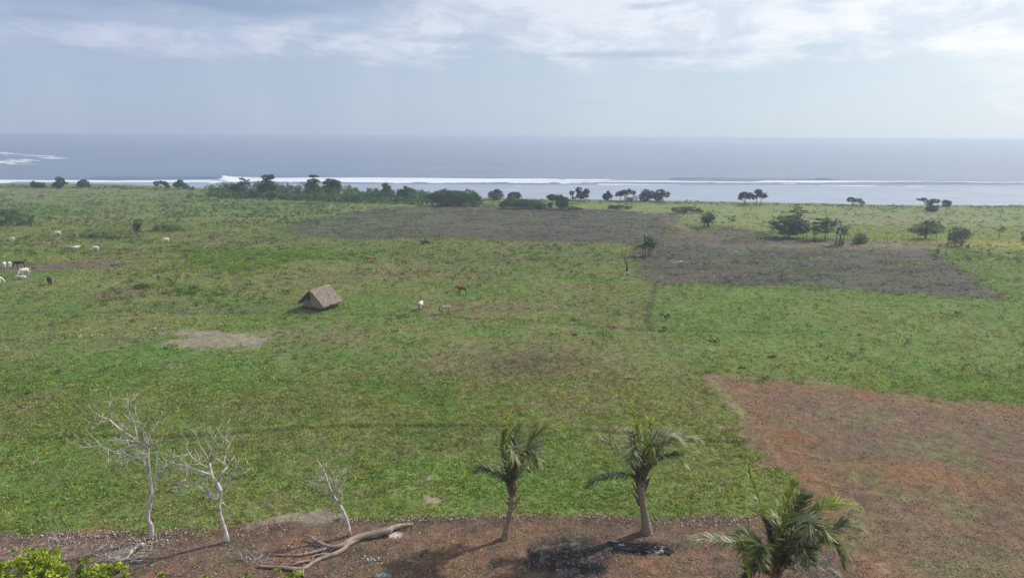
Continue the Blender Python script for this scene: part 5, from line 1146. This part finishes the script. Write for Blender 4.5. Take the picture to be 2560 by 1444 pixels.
# leaf litter on the bare dirt and in the fallow field
def litter():
    r = np.random.default_rng(8); N = 60000
    px_ = r.uniform(-100, 2660, N); py_ = 940 + (1500 - 940) * r.uniform(0, 1, N) ** 1.0
    P = np.array([G(a, b)[:2] for a, b in zip(px_, py_)]); x, y = P[:, 0], P[:, 1]
    inb = np.maximum(poly_sd(x, y, P_BROWN), poly_sd(x, y, P_DIRT)) > -.4; x, y = x[inb], y[inb]; n = len(x)
    z = ground_z(x, y) + .025; d = r.normal(size=(n, 3)); d[:, 2] *= .35
    L = r.uniform(.06, .20, n) * (1 + (y > 60) * .4); pal = np.array([(0.34, 0.24, 0.17), (0.12, 0.075, 0.055), (0.36, 0.19, 0.09), (0.22, 0.15, 0.11), (0.38, 0.29, 0.22), (0.07, 0.05, 0.04), (0.20, 0.20, 0.09)])
    c = pal[r.integers(0, len(pal), n)] * r.uniform(.8, 1.15, (n, 1))
    V, F = leaf_quads(np.stack([x, y, z], 1), L, L * .4, d, 2.0); o = new_obj('leaf_litter', arr_mesh('leaf_litter', V, F, np.repeat(c, 4, 0)), None, M_LITTER); tag(o, 'dry leaves and straw strewn over the bare soil', None, None, 'stuff')
litter()
M_CHAR = m_plain('charcoal', (0.022, 0.021, 0.024), .8, .3, 8); M_ASH = m_plain('ash', (0.36, 0.36, 0.40), .95, .45, 9, .6, .03, (0.10, 0.10, 0.12))
def burnt():
    g = G(1595, 1368); t = thing('burnt_heap', 'long low heap of charred wood and pale ash before the middle palm', 'burnt heap', (g.x, g.y, gz(g.x, g.y)))
    s = mpp(g)
    for nm, mt, sp_ in (('ash', M_ASH, [(random.uniform(-70, 70), random.uniform(-6, 10), random.uniform(4, 11), random.uniform(2, 5)) for _ in range(34)]), ('char', M_CHAR, [(random.uniform(-80, 85), random.uniform(-9, 10), random.uniform(3, 11), random.uniform(2.5, 8)) for _ in range(60)])):
        b = MB()
        for (ox, oy, rx, rh) in sp_:
            p = G(1595 + ox, 1368 - oy + .12 * ox) - g; bm = bmesh.new(); bmesh.ops.create_icosphere(bm, subdivisions=3, radius=1)
            vs = []
            for v in bm.verts:
                k = .75 + .5 * float(fbm(np.array([v.co.x * 1.0 + ox]), np.array([v.co.y + v.co.z]), .5, 3)[()][0]); vs.append(Vector((v.co.x * rx * s * k, v.co.y * rx * s * .55 * k, v.co.z * rh * s * .55 * k)) + p + Vector((0, 0, .02)))
            b.add(vs, [[q.index for q in f.verts] for f in bm.faces]); bm.free()
        b.build(nm, mt, t, False)
    b = MB()
    for i in range(90):
        a = random.uniform(0, 6.3); p = Vector((random.gauss(0, .7), random.gauss(0, .18), random.uniform(.05, .16))); d = Vector((math.cos(a), math.sin(a) * .6, random.uniform(-.1, .2))); L = random.uniform(.35, .8)
        b.tube([p, p + d * L], [.035, .015], 5)
    q0 = G(1618, 1362) - g; b.tube([q0 + Vector((0, 0, .1)), q0 + Vector((-.25, .1, .7))], [.03, .012], 5); b.build('charred_sticks', M_CHAR, t)
burnt()
# two pale scraps lying in the ploughed field
for x, y, lb in ((1701, 658, 'small white scrap lying in the ploughed field, left of two'), (1735, 657, 'longer white scrap lying in the ploughed field, right of two')):
    g = G(x, y); b = MB(); b.tube([(-.35, 0, .06), (0, .05, .16), (.4, 0, .05)], [.05, .13, .04], 6); o = b.build('white_scrap', m_plain('scrap', (.75, .76, .74), .8, .1), None); o.location = (g.x, g.y, gz(g.x, g.y)); tag(o, lb, 'scrap')
# dark stump heap in the left meadow
stem_tree((291, 664), 'small grey heap of cut branches on the bare patch in the left meadow', [([(291, 664), (290, 658), (289, 652)], .35, .10), ([(291, 662), (297, 658), (300, 656)], .14, .05), ([(289, 662), (283, 662), (279, 665)], .14, .05), ([(292, 664), (300, 667), (306, 666)], .12, .04)], name='branch_heap', cat='branch heap', mat=M_LOG, twigs=24, tw=(.3, .9))
for x, y, lb in ((1249, 806, 'thin lone stick standing by the ditch below the bare patch'), (1889, 573, 'thin lone post in the pasture left of the almond tree')):
    g = G(x, y); b = MB(); b.tube([(0, 0, -.1), (.03, 0, .5), (0, .02, .9)], [.045, .04, .03], 6); o = b.build('stick', M_BARK, None); o.location = (g.x, g.y, gz(g.x, g.y)); tag(o, lb, 'stick')

# ------------------------------------------------------------------ grass, weeds and scrub
def blades(name, x, y, h, w, nb, col, label, mat=M_GRASS, lean=.5, seed=1, spread=.06, kx=1.0):
    r = np.random.default_rng(seed); n = len(x); z = ground_z(x, y) - .02
    X = np.repeat(x, nb) + r.normal(size=n * nb) * spread; Y = np.repeat(y, nb) + r.normal(size=n * nb) * spread; Zb = np.repeat(z, nb)
    H = np.repeat(h, nb) * r.uniform(.6, 1.25, n * nb); Wd = np.repeat(w, nb) * r.uniform(.7, 1.3, n * nb); a = r.uniform(0, 6.283, n * nb); l = r.uniform(.1, 1, n * nb) * lean * H
    bx_, by_ = np.cos(a), np.sin(a); q = r.uniform(0, 6.283, n * nb); cx, cy = np.cos(q) * Wd / 2, np.sin(q) * Wd / 2
    V = np.stack([np.stack([X - cx, Y - cy, Zb], 1), np.stack([X + cx, Y + cy, Zb], 1), np.stack([X + bx_ * l * .4 + cx * .9, Y + by_ * l * .4 + cy * .9, Zb + H * .65], 1), np.stack([X + bx_ * l, Y + by_ * l, Zb + H], 1)], 1).reshape(-1, 3)
    c = np.repeat(col, nb, 0) * r.uniform(.75, 1.3, (n * nb, 1)); V4 = V; F = np.arange(4 * n * nb).reshape(-1, 4)
    o = new_obj(name, arr_mesh(name, V4, F, np.repeat(c, 4, 0)), None, mat); tag(o, label, None, None, 'stuff'); return o
def scatter(px0, px1, py0, py1, N, seed):
    r = np.random.default_rng(seed); a = r.uniform(px0, px1, N); b = r.uniform(py0, py1, N)
    # uniform over the ground inside the strip
    y0, y1 = G(1280, py1).y, G(1280, py0).y; y = np.sqrt(r.uniform(y0 ** 2, y1 ** 2, N)); x = (r.uniform(-1, 1, N)) * .80 * (y + 8); return x, y
# near grass
x, y = scatter(0, 0, 860, 1350, 150000, 21)
c, g = ground_col(x, y); k = (g > .55) & (rng.random(len(x)) < sst(82, 62, y)) & (rng.random(len(x)) < (0.55 + .45 * sst(.40, .60, fbm(x, y, 0.5, 3, 71)))); x, y, c = x[k], y[k], c[k]
sc_ = 0.6 + .8 * fbm(x, y, 2.2, 3, 72)
blades('meadow_grass', x, y, .15 * sc_, .11 * sc_ + .0 * x, 3, c * rng.uniform(.65, 1.35, (len(x), 1)) * np.array([1.98, 1.74, 1.42]), 'short green meadow grass', seed=3, lean=.9, spread=.09)
# farther tufts, bigger and sparser
x, y = scatter(0, 0, 560, 1050, 105000, 22)
c, g = ground_col(x, y); k = (g > .45) & (rng.random(len(x)) < sst(55, 82, y)) & (rng.random(len(x)) < (.40 + .60 * sst(.42, .62, fbm(x, y, 1.0, 3, 73)))); x, y, c = x[k], y[k], c[k]
sc_ = 0.6 + .8 * fbm(x, y, 3.2, 3, 74)
blades('rough_grass', x, y, .24 * sc_, .17 * sc_, 4, c * rng.uniform(.8, 1.2, (len(x), 1)) * np.array([1.95, 1.76, 1.46]), 'rough tufted meadow grass', seed=4, lean=.9, spread=.16)
# stubble and clods on the ploughed fields
x, y = scatter(0, 0, 512, 750, 90000, 23)
pd = np.maximum(poly_sd(x, y, P_PL1), poly_sd(x, y, P_PL2)); k = (pd > -1) & (rng.random(len(x)) < sst(.40, .60, fbm(x * .35, y, 2.0, 3, 75))); x, y = x[k], y[k]; c, g = ground_col(x, y)
blades('stubble', x, y, np.full(len(x), .17), np.full(len(x), .22), 3, c * np.array([1.05, 1.0, .95]), 'dull stubble on the ploughed ground', seed=5, lean=1.3, spread=.22)
# scattered weeds: density by place
def weeds(name, spec, leaf, cols, nleaf, label, seed, hr=(.45, 1.1)):
    r = np.random.default_rng(seed); P = []
    for (px0, px1, py0, py1, n, th) in spec:
        a = r.uniform(px0, px1, n * 4); b = r.uniform(py0, py1, n * 4); q = np.array([G(u_, v_)[:2] for u_, v_ in zip(a, b)]); m = fbm(q[:, 0], q[:, 1], 9, 3, seed) + .1 * r.random(len(q)) > th; P.append(q[m][:n])
    P = np.concatenate(P); n = len(P); hgt = r.uniform(*hr, n) * (1 + .9 * (r.random(n) > .9)); idx = np.repeat(np.arange(n), nleaf); m = len(idx)
    g_ = r.normal(size=(m, 3)); g_ /= np.linalg.norm(g_, axis=1, keepdims=True); rad = r.random(m) ** .4
    z = ground_z(P[:, 0], P[:, 1]); H = hgt[idx]; C3_ = np.stack([P[idx, 0] + g_[:, 0] * rad * H * .85, P[idx, 1] + g_[:, 1] * rad * H * .7, z[idx] + H * .35 + g_[:, 2] * rad * H * .45], 1)
    d = r.normal(size=(m, 3)); d[:, 2] = np.abs(d[:, 2]); V, F = leaf_quads(C3_, leaf * r.uniform(.6, 1.4, m), leaf * .5 * r.uniform(.6, 1.4, m), d, .4)
    cc = (np.array(cols)[r.integers(0, len(cols), n)] * r.uniform(.75, 1.25, (n, 1)))[idx] * r.uniform(.85, 1.15, (m, 1))
    o = new_obj(name, arr_mesh(name, V, F, np.repeat(cc, 4, 0)), None, M_LEAF); tag(o, label, None, None, 'stuff')
weeds('field_weeds', [(-60, 900, 486, 560, 1300, .44), (400, 1000, 495, 545, 600, .42), (-60, 700, 560, 640, 460, .46), (200, 720, 640, 780, 130, .44), (-50, 1600, 620, 760, 60, .5), (1000, 1600, 600, 660, 120, .48), (2330, 2560, 612, 660, 70, .45),
                      (1640, 2560, 730, 960, 34, .5), (0, 1700, 780, 1000, 24, .5), (1650, 2350, 575, 730, 130, .45), (1550, 2560, 512, 560, 90, .5)], .22, [tuple(q * .78 for q in c) for c in G_MID + G_DARK], 34, 'scattered dark green weeds across the fields', 31)
weeds('scrub_patch', [(470, 840, 622, 660, 650, .40), (400, 620, 645, 678, 300, .42), (560, 940, 630, 668, 180, .46), (520, 700, 665, 690, 60, .46), (330, 500, 712, 726, 14, .3), (430, 560, 718, 740, 40, .3)], .24, [(0.25, 0.37, 0.06), (0.19, 0.31, 0.05), (0.29, 0.33, 0.07), (0.09, 0.16, 0.04)], 46, 'low yellow-green scrub patch in the middle of the left meadow', 33, (.5, 1.15))
x, y = scatter(0, 0, 470, 700, 20000, 24)
m = ground_col(x, y)[1] > .5; k = m & (rng.random(len(x)) < sst(.5, .66, fbm(x, y, 6, 4, 77))) & (y < np.interp(x, shx, shy) - 12); x, y = x[k], y[k]; c, g = ground_col(x, y)
blades('tussocks', x, y, np.full(len(x), .38), np.full(len(x), .30), 6, c * np.array([1.10, 1.10, .90]), 'darker grass tussocks in the far meadow', seed=6, lean=1.0, spread=.30)
# tall pale grass stems here and there in the near meadow
x, y = scatter(0, 0, 1000, 1330, 5000, 25); c, g = ground_col(x, y); k = (g > .5) & (fbm(x, y, 3, 3, 78) > .55); x, y = x[k], y[k]
blades('dry_stalks', x, y, np.full(len(x), .34), np.full(len(x), .022), 2, np.tile(np.array([[.42, .36, .24]]), (len(x), 1)), 'thin dry straw stalks in the meadow', seed=7, lean=1.2)
# ------------------------------------------------------------------ sea air
def build_haze():
    mb = MB(); zb, zt = -8.0, 26.6
    mb.box((0, 0, (zb + zt) / 2), (36000, 36000, zt - zb))
    m = bpy.data.materials.new('sea_haze'); m.use_nodes = True; nt = m.node_tree; nt.nodes.clear()
    v = nt.nodes.new('ShaderNodeVolumePrincipled'); v.inputs['Color'].default_value = (0.68, 0.80, 0.97, 1)
    v.inputs['Density'].default_value = 0.0005; v.inputs['Anisotropy'].default_value = 0.3
    o = nt.nodes.new('ShaderNodeOutputMaterial'); nt.links.new(v.outputs[0], o.inputs['Volume'])
    h = mb.build('haze', m, None, False); tag(h, None, None, None, 'stuff')
build_haze()
